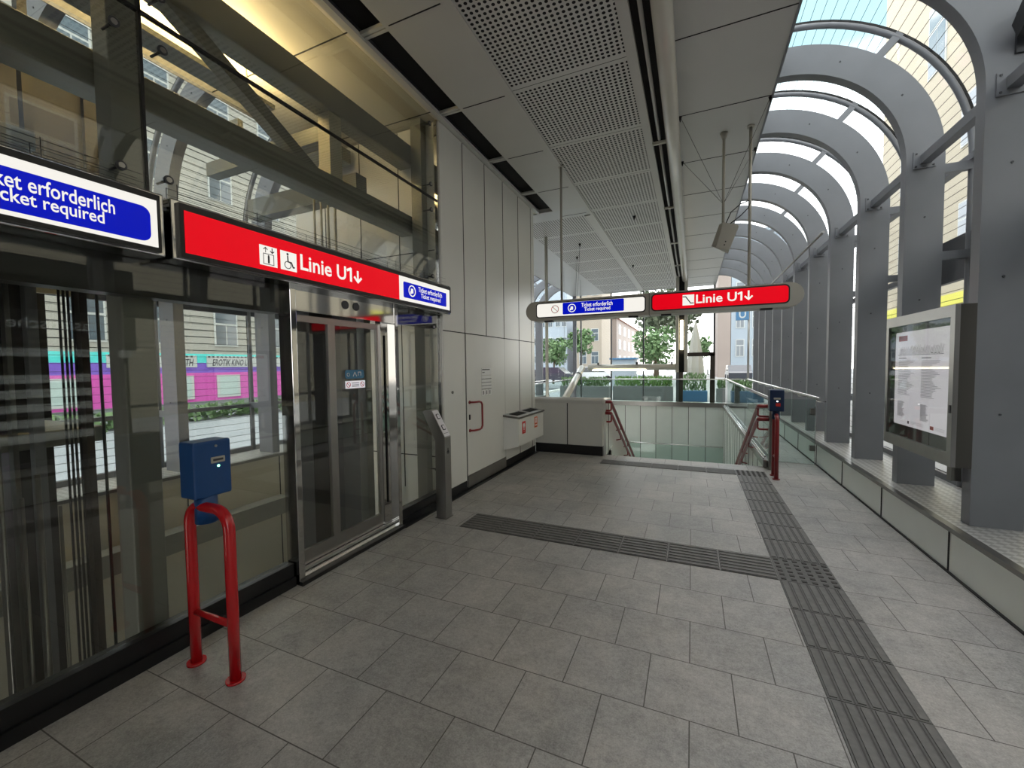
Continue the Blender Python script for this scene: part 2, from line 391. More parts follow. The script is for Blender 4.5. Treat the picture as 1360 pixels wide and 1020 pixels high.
# ------------------------------------------------------------------ stairs and stairwell
st = B()
for i in range(20):
    y0 = 7.30+.31*i; z = -.165*(i+1); st.box(-1.38, 1.00, y0, y0+.36, z-.2, z)
struct('stairs', st, 'granite', 'granite stairs descending into the stairwell', 'stairs')
b = B(); b.box(-4.6, 1.2, 7.0, 16.8, -3.6, -3.4); b.box(-5.6, -2.7, -5, 7.0, -3.2, -3.0); b.box(-2.80, -2.74, -5, 7.2, -3, -.3); struct('floor', b, 'granite', 'lower landing floor at the foot of the stairs', 'floor')
# far wall with panel joints
b = B(); b.box(-4.4, 1.02, 16.2, 16.45, -3.4, .03)
for i in range(10): b.box(1.02-.56*(i+1)-.008, 1.02-.56*(i+1)+.008, 16.196, 16.21, -3.4, .03, 1)
b.box(-4.45, 1.1, 16.16, 16.5, .03, .19, 2)
struct('wall_back', b, ['cream_green', 'joint', 'steel'], 'cream panelled far wall of the stairwell under a steel band', 'wall')
# right stair wall
b = B(); b.box(1.02, 1.13, 7.30, 16.2, -3.4, .02)
for i in range(15): b.box(1.014, 1.03, 7.9+.56*i-.006, 7.9+.56*i+.006, -3.4, .02, 1)
b.box(1.0, 1.15, 7.2, 16.2, .02, .12, 2)
struct('wall_right', b, ['cream_green', 'joint', 'steel'], 'cream panelled right wall of the stairwell with steel capping', 'wall')
b = B(); b.box(-4.55, -4.35, 7.2, 16.5, -3.4, .03); b.box(-4.6, -4.3, 7.2, 16.5, .03, .1, 1)
struct('wall_left', b, ['cream_green', 'steel'], 'cream left wall of the escalator pit', 'wall')
# left stair wall, sloping top
b = B(); b.prism([(7.30, 0), (7.95, 0.05), (8.15, -.18), (13.5, -2.9), (13.5, -3.4), (7.30, -3.4)], 0, -1.50, -1.38)
b.box(-1.50, -1.38, 7.27, 7.75, -.1, .98)
for i in range(9):
    yy = 7.5+.28*i; b.box(-1.385, -1.374, yy-.004, yy+.004, -3.2, .95 if yy < 7.75 else (-.2-(yy-8.15)*.5), 1)
b.prism([(7.75, .98), (8.0, .62), (11.4, -1.12), (11.4, -2.2), (7.75, -.3)], 0, -1.49, -1.39)
struct('wall_center', b, ['cream', 'joint'], 'cream wall between the stairs and the escalator pit', 'wall')
# cross low wall at y 7.15
b = B(); b.box(-2.66, -1.42, 7.15, 7.27, .17, .93)
b.box(-2.055, -2.04, 7.146, 7.16, .17, .93, 1); b.box(-2.66, -1.42, 7.16, 7.26, 0, .17, 2)
b.tube([(-2.68, 7.20, .955), (-1.44, 7.20, .955)], .065, 16, 3); b.box(-2.68, -1.42, 7.135, 7.27, .92, .965, 3); b.sphere((-1.44, 7.2, .955), .065, 3)
struct('wall_end', b, ['cream_dark', 'joint', 'black', 'ceil'], 'low cream wall with rounded capping beside the stairs', 'wall')
# far lower balustrade in pit
t = thing('glass_balustrade', 'greenish glass balustrade low inside the stairwell before its far wall', 'balustrade', (-1, 15.7, -3.4))
b = B(); b.box(-3.1, 1.0, 15.69, 15.71, -3.4, -1.32); build(b, 'pane', 'green_glass', t)
b = B(); b.tube([(-3.1, 15.7, -1.29), (1.0, 15.7, -1.29)], .022, 10); build(b, 'handrail', 'rail_steel', t)

# ------------------------------------------------------------------ low walls with diamond-plate ledge, ribs and glazing on both sides
CX, CZ, RI, RO, RG = .8, 3.55, 1.12, 1.41, 1.66
def side(mirror):
    X = MX if mirror else (lambda x: x)
    nm = 'left' if mirror else 'right'
    b = B(); b.box(X(1.79), X(1.90), -5, 16.6, -3 if mirror else 0.01, .325)
    for i in range(19):
        yy = 4.11+1.205*(i-7)
        if yy < 16.6: b.box(X(1.784), X(1.80), yy-.006, yy+.006, -3 if mirror else .01, .325, 1)
    if not mirror: b.box(X(1.775), X(1.90), -5, 16.6, .0, .012, 1)
    b.box(X(1.765), X(1.82), -5, 16.6, .325, .36, 2)
    struct('baseboard_'+nm, b, ['cream_green' if not mirror else 'shaft_cream', 'joint', 'steel_dark'], 'low cream panel plinth under the %s ledge' % nm, 'plinth')
    b = B(); b.box(X(1.82), X(2.52), -5, 16.6, .30, .355)
    struct('trim_1' if mirror else 'trim_2', b, ['diamond_plate'], 'checkered metal ledge under the %s arched columns' % nm, 'ledge')
    order = []
    for k in range(-5, 11):
        y0 = 4.16+1.2*k-(.05 if mirror else 0); y1 = y0+.11; yc = (y0+y1)/2
        inner = [(X(1.92), .355), (X(1.92), 1.5), (X(1.92), 2.5)]; outer = [(X(2.21), .355), (X(2.21), 1.5), (X(2.21), 2.5)]
        for j in range(25):
            a = PI/2*j/24; inner.append((X(CX+RI*math.cos(a)), CZ+RI*math.sin(a))); outer.append((X(CX+RO*math.cos(a)), CZ+RO*math.sin(a)))
        inner.append((X(.45), CZ+RI)); outer.append((X(.45), CZ+RO))
        if mirror: lab = LEFTL(k)
        else: lab = RIGHTL(k)
        t = thing('arched_column', lab, 'column', (X(2.05), yc, .355), 'arched steel columns of the %s side' % nm)
        b = B(); b.band(inner, outer, 1, y0, y1); 
        web = build(b, 'shaft', 'rib_paint', t)
        b = B()
        for a in (PI*.28,):
            b = B(); b.bar((X(CX+RO*math.cos(a)-.02), yc, CZ+RO*math.sin(a)), (X(CX+RG*math.cos(a)), yc, CZ+RG*math.sin(a)), .05, .07); build(b, 'bracket', 'rib_paint', t)
        for z in (1.05, 2.62, 3.45): b = B(); b.box(X(2.2), X(2.44), yc-.03, yc+.03, z-.04, z+.04); build(b, 'bracket', 'rib_paint', t)
        for q in [(2.06, 1.2), (2.05, 2.2), (2.07, 3.0)]+[(CX+(RI+.14)*math.cos(a), CZ+(RI+.14)*math.sin(a)) for a in (.55, 1.1)]:
            b = B(); b.disc((X(q[0]), y0, q[1]), (0, -1, 0), .008, .006, 10); build(b, 'bolt', 'rib_dark', t)
        # glazing bay behind, from this column to the next
        n = thing('window_%d' % (k+6+(16 if mirror else 0)), 'curved glazing bay on the %s side starting at arched column %d' % (nm, k+6), 'window', (X(2.42), yc, .355)); n['kind'] = 'structure'
        def arc(r, z0=.36):
            P = [(X(CX+r), z0), (X(CX+r), 2.0)]
            for j in range(21): a = PI/2*j/20; P.append((X(CX+r*math.cos(a)), CZ+r*math.sin(a)))
            P.append((X(.45), CZ+r)); return P
        b = B(); b.tube([(p[0], yc, p[1]) for p in arc(RG-.035)], .028, 10); b.band(arc(RG-.012), arc(RG+.014), 1, yc-.012, yc+.012, 1)
        build(b, 'mullion', ['rib_paint', 'joint'], n)
        b = B(); b.band(arc(RG), arc(RG+.012), 1, yc+.012, yc+1.188, 0)
        z = .42
        while z < 3.55: b.box(X(CX+RG-.001), X(CX+RG-.004), yc+.012, yc+1.188, z, z+.0045, 1); z += .09
        nn = 29
        for j in range(nn):
            a = PI/2*(j+.5)/nn; da = .0022/RG; r = RG-.002
            p = [(X(CX+rr*math.cos(a+s_*da)), CZ+rr*math.sin(a+s_*da)) for rr, s_ in ((r, -1), (r, 1), (r-.003, 1), (r-.003, -1))]
            b.prism(p, 1, yc+.012, yc+1.188, 1)
        build(b, 'pane', ['roof_glass', 'print'], n)
        b = B(); b.box(X(2.43), X(2.48), yc, yc+1.2, 1.02, 1.07); b.box(X(2.43), X(2.48), yc, yc+1.2, 2.57, 2.64); b.box(X(2.40), X(2.48), yc, yc+1.2, 3.5, 3.56); b.box(X(2.42), X(2.48), yc, yc+1.2, .355, .42)
        if k < 2: b.box(X(2.42), X(2.47), yc, yc+1.2, 2.40, 2.83, 1)
        build(b, 'transom', ['rib_paint', 'rib_dark'], n)
ORD = ['first', 'second', 'third', 'fourth', 'fifth', 'sixth', 'seventh', 'eighth', 'ninth', 'tenth', 'eleventh']
def RIGHTL(k):
    if k < 0: return 'grey arched steel column on the right ledge, %s nearer the camera than the notice case' % ORD[-k-1]
    if k == 0: return 'wide grey steel column on the right ledge at the near end of the notice case'
    if k == 1: return 'grey arched steel column on the right ledge behind the far end of the notice case'
    return 'grey arched steel column on the right ledge, %s beyond the notice case' % ORD[k-2]
def LEFTL(k):
    if k < 1: return 'grey arched column on the far left ledge, %s nearer than the pink shopfront view' % ORD[-k]
    if k < 3: return 'grey arched column on the far left ledge, %s seen through the lift door glass' % ORD[k-1]
    return 'blue-grey arched column on the left ledge, %s beyond the cream wall corner' % ORD[k-3]
side(False); side(True)

# braces between the right columns
for m_ in (False, True):
    X = MX if m_ else (lambda x: x)
    for k in range(-5, 10):
        y0 = 4.27+1.2*k-(.05 if m_ else 0); y1 = 4.16+1.2*(k+1)-(.05 if m_ else 0)
        w_ = 'left' if m_ else 'right'
        if m_: lab = 'square steel brace on the left side, %s counted from the near end' % (ORD+['twelfth', 'thirteenth', 'fourteenth', 'fifteenth'])[k+5]
        else: lab = ('square steel brace between right columns above the notice case' if k == 0 else 'square steel brace between right columns, %s beyond the notice case' % ORD[k-1] if k > 0 else 'square steel brace between right columns, %s nearer than the notice case' % ORD[-k-1])
        t = thing('brace', lab, 'brace', (X(2.06), (y0+y1)/2, 3.51), 'square braces of the %s columns' % w_)
        b = B(); b.box(X(2.02), X(2.10), y0+.012, y1-.012, 3.51, 3.59); build(b, 'tube', 'rib_paint', t)
        for ya, yb in ((y0, y0+.012), (y1-.012, y1)):
            b = B(); b.box(X(1.97), X(2.14), ya, yb, 3.47, 3.63)
            yo = yb+.006 if ya == y0 else ya-.006
            for xx in (1.99, 2.12):
                for zz in (3.49, 3.61): b.box(X(xx-.007), X(xx+.007), min(yo, ya), max(yo, yb), zz-.007, zz+.007, 1)
            build(b, 'flange', ['rib_paint', 'rib_dark'], t)
t = thing('ceiling_rail', 'thin steel rod slanting between the arches above the red hanging sign', 'rod', (1.5, 11, 3.0))
b = B(); b.tube([(1.86, 7.9, 3.62), (1.86, 14.5, 3.62)], .02, 8); build(b, 'rod', 'steel', t)

# floodlight on the nearest column, top right corner
t = thing('floodlight', 'black floodlight bolted high on the nearest right column', 'lamp', (2.02, 4.0, 4.35))
b = B(); b.prism([(3.90, 3.90), (4.06, 3.80), (4.12, 3.92), (3.98, 4.06)], 0, 2.02, 2.3); build(b, 'housing', 'black', t)
b = B(); b.box(2.10, 2.16, 4.02, 4.16, 3.88, 3.94); b.box(2.06, 2.20, 4.14, 4.16, 3.74, 4.02); build(b, 'bracket', 'rib_dark', t)

# ------------------------------------------------------------------ ceiling
def ceil_strip(x0, x1, joints, matn, lab, name='ceiling', ins=.0):
    b = B(); b.box(x0, x1, -5, 16.6, 4.40, 4.43, 0)
    if joints:
        for i in range(18):
            yy = 3.97+1.2*(i-7)
            if yy < 16.5: b.box(x0+ins, x1-ins, yy-.005, yy+.005, 4.397, 4.41, 1)
    return struct(name, b, [matn, 'joint'], lab, 'ceiling')
ceil_strip(-.16, .76, True, 'ceil_right', 'cream metal ceiling panels right of the pipe lamp')
ceil_strip(-1.70, -.56, False, 'perforated', 'perforated metal ceiling strip in the middle of the hall')
b = B(); b.box(-1.75, -1.70, -5, 16.6, 4.385, 4.43); b.box(-1.86, -1.75, 7.76, 16.6, 4.385, 4.43); b.box(-.56, -.47, -5, 16.6, 4.37, 4.43)
struct('trim_3', b, 'ceil', 'cream edge rails of the perforated ceiling', 'ceiling trim')
b = B(); b.box(-2.32, -1.75, -5, 7.34, 4.40, 4.43)
for i in range(11):
    yy = 4.02+1.2*(i-7); b.box(-2.30, -1.80, yy-.005, yy+.005, 4.397, 4.41, 1)
struct('ceiling', b, ['ceil', 'joint'], 'plain cream ceiling panels between the black slot and the perforated strip', 'ceiling')
b = B(); b.box(-2.60, -2.32, -5, 7.33, 4.47, 4.50); b.box(-2.34, -2.32, -5, 7.33, 4.40, 4.47, 1); b.box(-2.66, -2.60, -5, 7.33, 4.40, 4.44, 1)
for i in range(11):
    yy = 4.05+1.2*(i-7)
    if yy > 7.3: continue
    b.box(-2.60, -2.32, yy-.035, yy-.006, 4.42, 4.45, 1); b.box(-2.60, -2.32, yy+.006, yy+.035, 4.42, 4.45, 1)
b.box(-2.66, -2.32, 7.30, 7.34, 4.40, 4.5, 1)
struct('trim_4', b, ['slot', 'ceil'], 'black ceiling slot along the lift wall', 'ceiling trim')
b = B(); b.box(-3.2, -1.87, 7.75, 16.6, 4.40, 4.43); struct('ceiling', b, 'perforated', 'perforated ceiling beyond the cream wall corner', 'ceiling')
b = B(); b.box(-4.5, -1.75, 7.34, 7.75, 4.40, 4.43); b.box(-4.5, -3.2, 7.75, 16.6, 4.40, 4.43); struct('ceiling', b, 'ceil_right', 'plain cream ceiling over the escalator pit', 'ceiling')
b = B(); b.box(-4.5, -2.66, -5, 7.34, 4.42, 4.45)
for i in range(10):
    yy = 2.75+1.2*(i-5)
    if yy < 7.3: b.box(-4.5, -2.67, yy-.006, yy+.006, 4.417, 4.43, 1)
struct('ceiling', b, ['hall_ceil', 'joint'], 'warm-lit cream ceiling over the lift hall', 'ceiling')
b = B(); b.box(-4.5, .76, -5.1, 16.7, 4.52, 5.05); b.box(.745, .765, -5, 16.6, 4.39, 4.52); b.box(-4.51, -4.5, -5, 16.6, 4.39, 4.52)
b.box(-.47, -.12, -5, 16.6, 4.48, 4.52, 1)
struct('roof', b, ['rib_paint', 'slot'], 'flat roof slab above the ceiling panels', 'roof')
b = B(); b.box(-6.2, 2.5, -5.2, -5.0, 0, 5.2); struct('wall_front', b, 'wall_soft', 'grey end wall behind the camera', 'wall')  # unseen wall, coloured dark to keep bounce light off the near columns

# pipe luminaire under the ceiling with vertical and horizontal ends
t = thing('pipe_lamp', 'long round metal pipe lamp running under the ceiling to the far end', 'ceiling lamp', (-.22, 5, 4.2))
b = B(); b.tube([(-.225, -4.9, 4.28), (-.225, 14.38, 4.28)], .078, 24); build(b, 'pipe', 'pipe', t)
b = B()
for i in range(8): 
    y0 = -3.77+2.33*i; b.tube([(-.385, y0+.06, 4.36), (-.385, min(y0+2.27, 14.2), 4.36)], .018, 12)
build(b, 'tube_lamp', 'lamp_dim', t)
b = B(); b.box(-.47, -.30, -5, 14.3, 4.42, 4.47, 0)
for i in range(8):
    y0 = -3.77+2.33*i; b.box(-.47, -.28, y0-.02, y0+.02, 4.33, 4.36, 1)
build(b, 'channel', ['slot', 'pipe'], t)
t = thing('tube_lamp', 'vertical lit tube lamp between twin pillars at the far end', 'lamp', (-.31, 14.5, 1.3))
b = B(); b.box(-.49, -.39, 14.42, 14.56, 1.32, 4.42, bev=.01); b.box(-.23, -.13, 14.42, 14.56, 1.32, 4.42, bev=.01); b.box(-.39, -.23, 14.50, 14.54, 1.32, 4.42, 1); build(b, 'channel', ['pipe', 'slot'], t)
b = B(); b.tube([(-.31, 14.46, 2.05), (-.31, 14.46, 3.0)], .045, 12); build(b, 'tube', 'lamp', t)
t = thing('tube_lamp', 'horizontal round lamp pipe hanging before the far glazing', 'lamp', (-1.9, 14.4, 1.42))
b = B(); b.tube([(-3.36, 14.46, 1.5), (-.49, 14.46, 1.5)], .1, 20); build(b, 'pipe', 'pipe', t)
b = B(); b.tube([(-3.2, 14.38, 1.405), (-1.4, 14.38, 1.405)], .02, 10); build(b, 'tube', 'lamp', t)
b = B()
for x_ in (-3.0, -1.7, -.6): b = B(); b.box(x_-.03, x_+.03, 14.37, 14.43, 1.59, 1.67); build(b, 'clamp', 'black', t)
t = thing('tube_lamp', 'slanted round lamp pipe above the low cream wall', 'lamp', (-3.4, 12.4, .5))
b = B(); b.tube([(-3.4, 13.7, 1.5), (-3.4, 11.2, .42)], .1, 20); build(b, 'pipe', 'pipe', t)
b = B(); b.tube([(-3.4, 13.2, 1.28), (-3.4, 13.12, 1.245)], .106, 20); build(b, 'collar', 'black', t)
for yy, zz in ((13.5, 1.5), (11.6, .69)): b = B(); b.tube([(-3.4, yy, zz), (-3.4, yy, 4.40)], .004, 6); build(b, 'hanger', 'steel', t)

# ------------------------------------------------------------------ hanging direction sign
def pict_hand(b, F, cu, cv, r, n, mw, mb):
    ring(b, F, cu, cv, r*.82, r, n, n+.002, mw)
    plate(b, F, rrect(cu-r*.32, cu+r*.30, cv-r*.42, cv+r*.40, r*.14), n, n+.002, mw)
    plate(b, F, rrect(cu-r*.50, cu-r*.2, cv-r*.55, cv-r*.05, r*.1), n, n+.002, mw)
def arrow(b, F, u0, u1, v0, v1, n, mi, th=None):
    c = (u0+u1)/2; t_ = th or (u1-u0)*.2; line(b, F, [(c, v1), (c, v0+t_)], t_, n, n+.002, mi)
    line(b, F, [(u0+t_*.5, v0+(u1-u0)*.5), (c, v0+t_*.6), (u1-t_*.5, v0+(u1-u0)*.5)], t_, n, n+.002, mi)
t = thing('hanging_sign', 'backlit white and red direction sign hanging from rods over the stairs', 'sign', (-.5, 5.65, 2.22))
F = frame('-Y', (0, 5.5, 0))
body = []
for k in range(13): a = -PI/2+PI*k/12; body.append((1.00+.135*math.cos(a), 2.36+.135*math.sin(a)))
for k in range(13): a = PI/2+PI*k/12; body.append((-2.04+.135*math.cos(a), 2.36+.135*math.sin(a)))
b = B(); plate(b, F, body, -.26, 0); b.box(-.503, -.497, 5.495, 5.77, 2.224, 2.496, 1); build(b, 'housing', ['pole', 'joint'], t)
b = B(); plate(b, F, rrect(-2.02, -.54, 2.262, 2.468, .04), 0, .003, 1); plate(b, F, rrect(-2.005, -.555, 2.275, 2.455, .032), .003, .006, 0); build(b, 'white_panel', ['emit_white', 'black'], t)['label'] = 'white lit panel'
b = B(); ring(b, F, -1.74, 2.372, .046, .054, .006, .008, 1); line(b, F, [(-1.775, 2.405), (-1.705, 2.34)], .007, .006, .008, 1)
plate(b, F, rrect(-1.63, -.81, 2.293, 2.462-.01, .015), .006, .009, 0)
F2 = F
pict_hand(b, F, -1.5, 2.373, .056, .009, 2, 0)
text(b, F, 'Ticket erforderlich', -1.37, -.955, 2.377, 2.433, .009, 2, .012); text(b, F, 'Ticket required', -1.33, -.985, 2.308, 2.368, .009, 2, .012)
build(b, 'ticket_notice', ['emit_blue', 'sticker_red', 'emit_white'], t)['label'] = 'blue ticket required notice'
b = B(); plate(b, F, rrect(-.475, 1.0, 2.262, 2.478, .05), 0, .003, 1); plate(b, F, rrect(-.46, .985, 2.277, 2.463, .04), .003, .006, 0); build(b, 'red_panel', ['emit_red', 'black'], t)['label'] = 'red lit panel'
b = B(); plate(b, F, [(-.11, 2.31), (.02, 2.31), (.02, 2.437), (-.11, 2.437)], .006, .008, 0)
line(b, F, [(-.105, 2.415), (-.075, 2.415), (-.02, 2.335), (.012, 2.335)], .011, .008, .0095, 1)
build(b, 'stair_pictogram', ['emit_white', 'ink'], t)['label'] = 'white stair pictogram'
b = B()
text(b, F, 'Linie U', .04, .475, 2.325, 2.43, .006, 0, .016); build(b, 'line_text', 'emit_white', t); b = B(); line(b, F, [(.49, 2.405), (.522, 2.42), (.522, 2.332)], .02, .006, .008, 0); build(b, 'digit', 'emit_white', t)
b = B(); arrow(b, F, .55, .64, 2.325, 2.43, .006, 0); build(b, 'arrow', 'emit_white', t)
b = B()
for x_ in (-1.71, .62): b = B(); b.tube([(x_, 5.72, 2.48), (x_, 5.72, 4.39)], .017, 12); b.disc((x_, 5.72, 4.40), (0, 0, -1), .04, .02, 16); build(b, 'rod', 'pole', t)
for x_ in (-1.85, -.7, -.3, .78): b = B(); b.box(x_-.06, x_+.06, 5.53, 5.6, 2.205, 2.228); build(b, 'clip', 'black', t)

# cctv box on pole with guy wires
t = thing('camera_box', 'beige surveillance camera housing hanging from a thin ceiling pole', 'camera', (.34, 5.75, 2.95))
b = B(); b.tube([(.34, 5.76, 3.27), (.34, 5.76, 4.38)], .017, 12); b.tube([(.34, 5.76, 4.32), (.34, 5.76, 4.399)], .02, 12, r1=.045); build(b, 'pole', 'pole', t)
b = B(); th = .35
def rotp(p): 
    x, y, z = p; c, s = math.cos(-.32), math.sin(-.32); x, z = x*c-z*s, x*s+z*c; return (.36+x, 5.70+y, 3.12+z)
pts = [rotp(p) for p in ((-.06, -.08, -.15), (.09, -.08, -.15), (.10, -.08, .15), (-.08, -.08, .15), (-.12, .09, -.10), (.09, .09, -.15), (.10, .09, .17), (-.12, .09, .17))]
b.add(pts, [(0, 1, 2, 3), (7, 6, 5, 4), (0, 4, 5, 1), (1, 5, 6, 2), (2, 6, 7, 3), (3, 7, 4, 0)])
for q in ((.02, -.083, -.06), (.02, -.083, -.10)):
    c_ = rotp(q); b.disc((c_[0], c_[1]+.004, c_[2]), (0, -1, 0), .008, .004, 10, 1)
build(b, 'housing', ['cam_grey', 'black'], t)
b = B(); b.tube([(.36, 5.72, 3.28), (.42, 5.70, 3.42), (.52, 5.70, 3.50), (.61, 5.71, 3.53)], .006, 6); b.tube([(.40, 5.72, 3.28), (.52, 5.70, 3.36), (.60, 5.70, 3.44), (.63, 5.71, 3.52)], .006, 6); build(b, 'cable', 'black', t)
b = B()
for p in ((-.14, 5.18, 4.399), (-.14, 6.32, 4.399), (.74, 6.32, 4.399), (.74, 5.2, 4.399)):
    b = B(); b.tube([(.34, 5.76, 3.55), p], .0022, 5); build(b, 'guy_wire', 'black', t)
    b = B(); b.tube([(p[0], p[1], 4.34), p], .004, 8, r1=.02); build(b, 'wire_anchor', 'black', t)
for i, (x_, y_, l_) in enumerate(((-1.02, 8.2, 'right of the middle'), (-2.4, 9.5, 'near the cream wall corner'), (-2.75, 10.6, 'farther back on the left'), (-1.55, 12.2, 'close to the twin ceiling rail'))):
    t = thing('ceiling_hook', 'small black hook with thin wire under the ceiling, '+l_, 'hook', (x_, y_, 4.36), 'wire hooks in the ceiling')
    b = B(); b.tube([(x_, y_, 4.33), (x_, y_, 4.40)], .008, 8, r1=.03); build(b, 'hook', 'black', t)
    if i in (1, 2): b = B(); b.tube([(x_, y_, 4.34), (x_-.1, y_, 2.5)], .003, 5); build(b, 'wire', 'black', t)
b = B(); b.tube([(-2.95, 8.7, -.2), (-2.95, 8.7, 4.40)], .035, 12); tag(build(b, 'pole', 'pipe'), 'thin cream pole standing behind the low wall up to the ceiling', 'pole')

# ------------------------------------------------------------------ left wall (cream panel block) with service door
b = B(); b.box(-5.0, -2.66, 4.09, 7.14, .12, 4.395); b.box(-5.0, -2.70, 4.12, 7.10, -3, .12, 0)
for yy, z0, z1 in ((4.6, .12, 4.39), (5.2, 2.02, 4.39), (5.8, .12, 4.39), (6.4, .12, 4.39), (6.98, .12, 4.39)): b.box(-2.665, -2.657, yy-.006, yy+.006, z0, z1, 1)
b.box(-2.665, -2.657, 4.09, 7.14, 2.015, 2.027, 1)
for xx in (-3.25, -3.85, -4.45): b.box(xx-.006, xx+.006, 4.087, 4.095, .12, 4.39, 1)
b.box(-5.0, -2.7, 4.087, 4.095, .52, .532, 1)
b.box(-5.0, -2.75, 4.087, 4.095, 2.95, 2.96, 1)
struct('wall_left', b, ['cream', 'joint', 'black'], 'tall cream enamelled panel wall beside the lift', 'wall')
b = B(); b.box(-2.70, -2.59, 3.26, 7.15, 0, .006); b.box(-2.70, -2.60, 2.08, 3.26, 0, .03); b.box(-2.70, -2.66, 4.07, 4.60, 0, .13); b.box(-2.70, -2.66, 5.82, 7.15, 0, .17); struct('trim_5', b, 'black', 'black skirting along the cream wall', 'skirting')
n = thing('door_1', 'flush cream service door with a red pull handle', 'door', (-2.66, 5.2, .12)); n['kind'] = 'structure'
b = B(); b.box(-2.66, -2.652, 4.61, 5.79, .18, 2.01); build(b, 'leaf', 'cream', n)
b = B(); b.box(-2.655, -2.645, 4.61, 5.79, .02, .178); build(b, 'kick_plate', 'steel', n)
b = B(); r_ = .013
b.tube([(-2.652, 4.68, 1.12), (-2.58, 4.68, 1.12), (-2.565, 4.685, 1.12)], r_, 10)
pts = [(-2.652, 4.67, 1.13), (-2.60, 4.70, 1.13), (-2.575, 4.80, 1.13), (-2.573, 4.85, 1.12), (-2.572, 4.875, 1.09), (-2.572, 4.877, 1.0), (-2.572, 4.877, .85), (-2.572, 4.875, .80), (-2.573, 4.85, .77), (-2.575, 4.80, .76), (-2.60, 4.70, .76), (-2.652, 4.67, .76)]
b = B(); b.tube(pts, r_, 10); b.disc((-2.652, 4.67, 1.13), (1, 0, 0), .022, .01); b.disc((-2.652, 4.67, .76), (1, 0, 0), .022, .01); build(b, 'handle', 'dark_red', n)
b = B(); b.box(-2.652, -2.640, 4.655, 4.68, .90, .97, bev=.004); build(b, 'lock', 'black', n)
b = B(); b.disc((-2.66, 4.27, 1.285), (1, 0, 0), .018, .012, 16); tag(build(b, 'lock', 'steel_dark'), 'small round key lock in the cream wall left of the service door', 'lock')
t = thing('notice_sign', 'white door notice with stacked text strips on the cream service door', 'sign', (-2.652, 5.16, 1.18)); F = frame('+X', (-2.651, 0, 0))
b = B(); plate(b, F, [(5.02, 1.475), (5.31, 1.475), (5.31, 1.57), (5.02, 1.57)], 0, .003); 
for z in (1.425, 1.375, 1.33, 1.285): plate(b, F, [(5.02, z), (5.31, z), (5.31, z+.038), (5.02, z+.038)], 0, .003)
for u in (5.02, 5.12, 5.22): plate(b, F, [(u, 1.19), (u+.09, 1.19), (u+.09, 1.27), (u, 1.27)], 0, .003)
line(b, F, [(5.04, 1.55), (5.26, 1.55)], .012, .003, .004, 1); line(b, F, [(5.04, 1.51), (5.10, 1.51)], .01, .003, .004, 1)
for z in (1.42, 1.37, 1.325, 1.28): line(b, F, [(5.02, z), (5.31, z)], .006, .0, .004, 1)
for u in (5.065, 5.165, 5.265): line(b, F, [(u, 1.21), (u, 1.25)], .02, .003, .004, 1)
build(b, 'plate', ['white', 'ink'], t)
# wall box with two slots
t = thing('wall_bin', 'cream double litter bin box with steel lid hung on the cream wall', 'bin', (-2.52, 6.25, .37))
b = B(); b.prism([(-2.655, .30), (-2.40, .37), (-2.40, .80), (-2.655, .81)], 1, 5.72, 6.84); build(b, 'body', 'cream', t)
b = B(); b.prism([(-2.655, .815), (-2.38, .79), (-2.38, .82), (-2.655, .85)], 1, 5.70, 6.86)
for y0 in (5.82, 6.36): b.prism([(-2.60, .847), (-2.46, .832), (-2.46, .836), (-2.60, .851)], 1, y0, y0+.38, 1)
build(b, 'lid', ['steel_dark', 'slot'], t)
F = frame('+X', (-2.40, 0, 0)); b = B(); plate(b, F, [(5.86, .54), (6.0, .54), (6.0, .73), (5.86, .73)], 0, .002, 0); plate(b, F, rrect(5.89, 5.97, .63, .70, .03), .002, .003, 1); line(b, F, [(5.93, .64), (5.93, .60)], .03, .002, .003, 1); line(b, F, [(5.92, .565), (5.94, .565)], .01, .002, .003, 1); build(b, 'sticker', ['sticker_red', 'white'], t)['label'] = 'red sticker with white hand'
b = B(); plate(b, F, [(6.40, .56), (6.54, .56), (6.54, .74), (6.40, .74)], 0, .002, 0); plate(b, F, rrect(6.43, 6.51, .64, .72, .01), .002, .003, 1); line(b, F, [(6.47, .66), (6.47, .70)], .02, .003, .004, 2); line(b, F, [(6.42, .60), (6.52, .60)], .015, .002, .003, 1); build(b, 'sticker', ['sticker_orange', 'white', 'sticker_red'], t)['label'] = 'orange sticker with white field'

# ------------------------------------------------------------------ lift glass front
def pane_thing(lab, y0, y1, z0, z1, fix):
    n = thing('glazing_panel', lab, 'glass pane', (-2.70, (y0+y1)/2, z0))
    b = B(); b.box(-2.706, -2.694, y0+.006, y1-.006, z0+.006, z1-.006); build(b, 'pane', 'shaft_glass', n)
    for (yy, zz) in fix:
        b = B(); b.disc((-2.694, yy, zz), (1, 0, 0), .024, .01, 20, 0); b.disc((-2.684, yy, zz), (1, 0, 0), .014, .004, 16, 1); b.tube([(-2.70, yy, zz), (-2.80, yy, zz)], .007, 8, 0)
        build(b, 'point_fixing', ['rib_dark', 'steel'], n)
pane_thing('large clear pane above the red lift sign', 1.29, 4.09, 2.50, 3.50, [(1.39, 3.36), (1.39, 2.66), (3.95, 3.36), (3.95, 2.62), (1.39, 2.56)][:4])
pane_thing('clear pane above the blue and white ticket sign at left', -1.47, 1.29, 2.50, 3.50, [(1.18, 3.36), (1.18, 2.65), (-1.36, 3.36), (-1.36, 2.65)])
pane_thing('topmost clear pane of the lift front under the ceiling', 1.29, 4.09, 3.50, 4.41, [(1.39, 3.64), (3.95, 3.64), (3.95, 4.3)])
pane_thing('topmost clear pane at the left edge under the ceiling', -1.47, 1.29, 3.50, 4.41, [(1.18, 3.64)])
pane_thing('clear lower pane left of the lift door behind the near ticket machine', -1.47, 2.09, .17, 2.20, [])
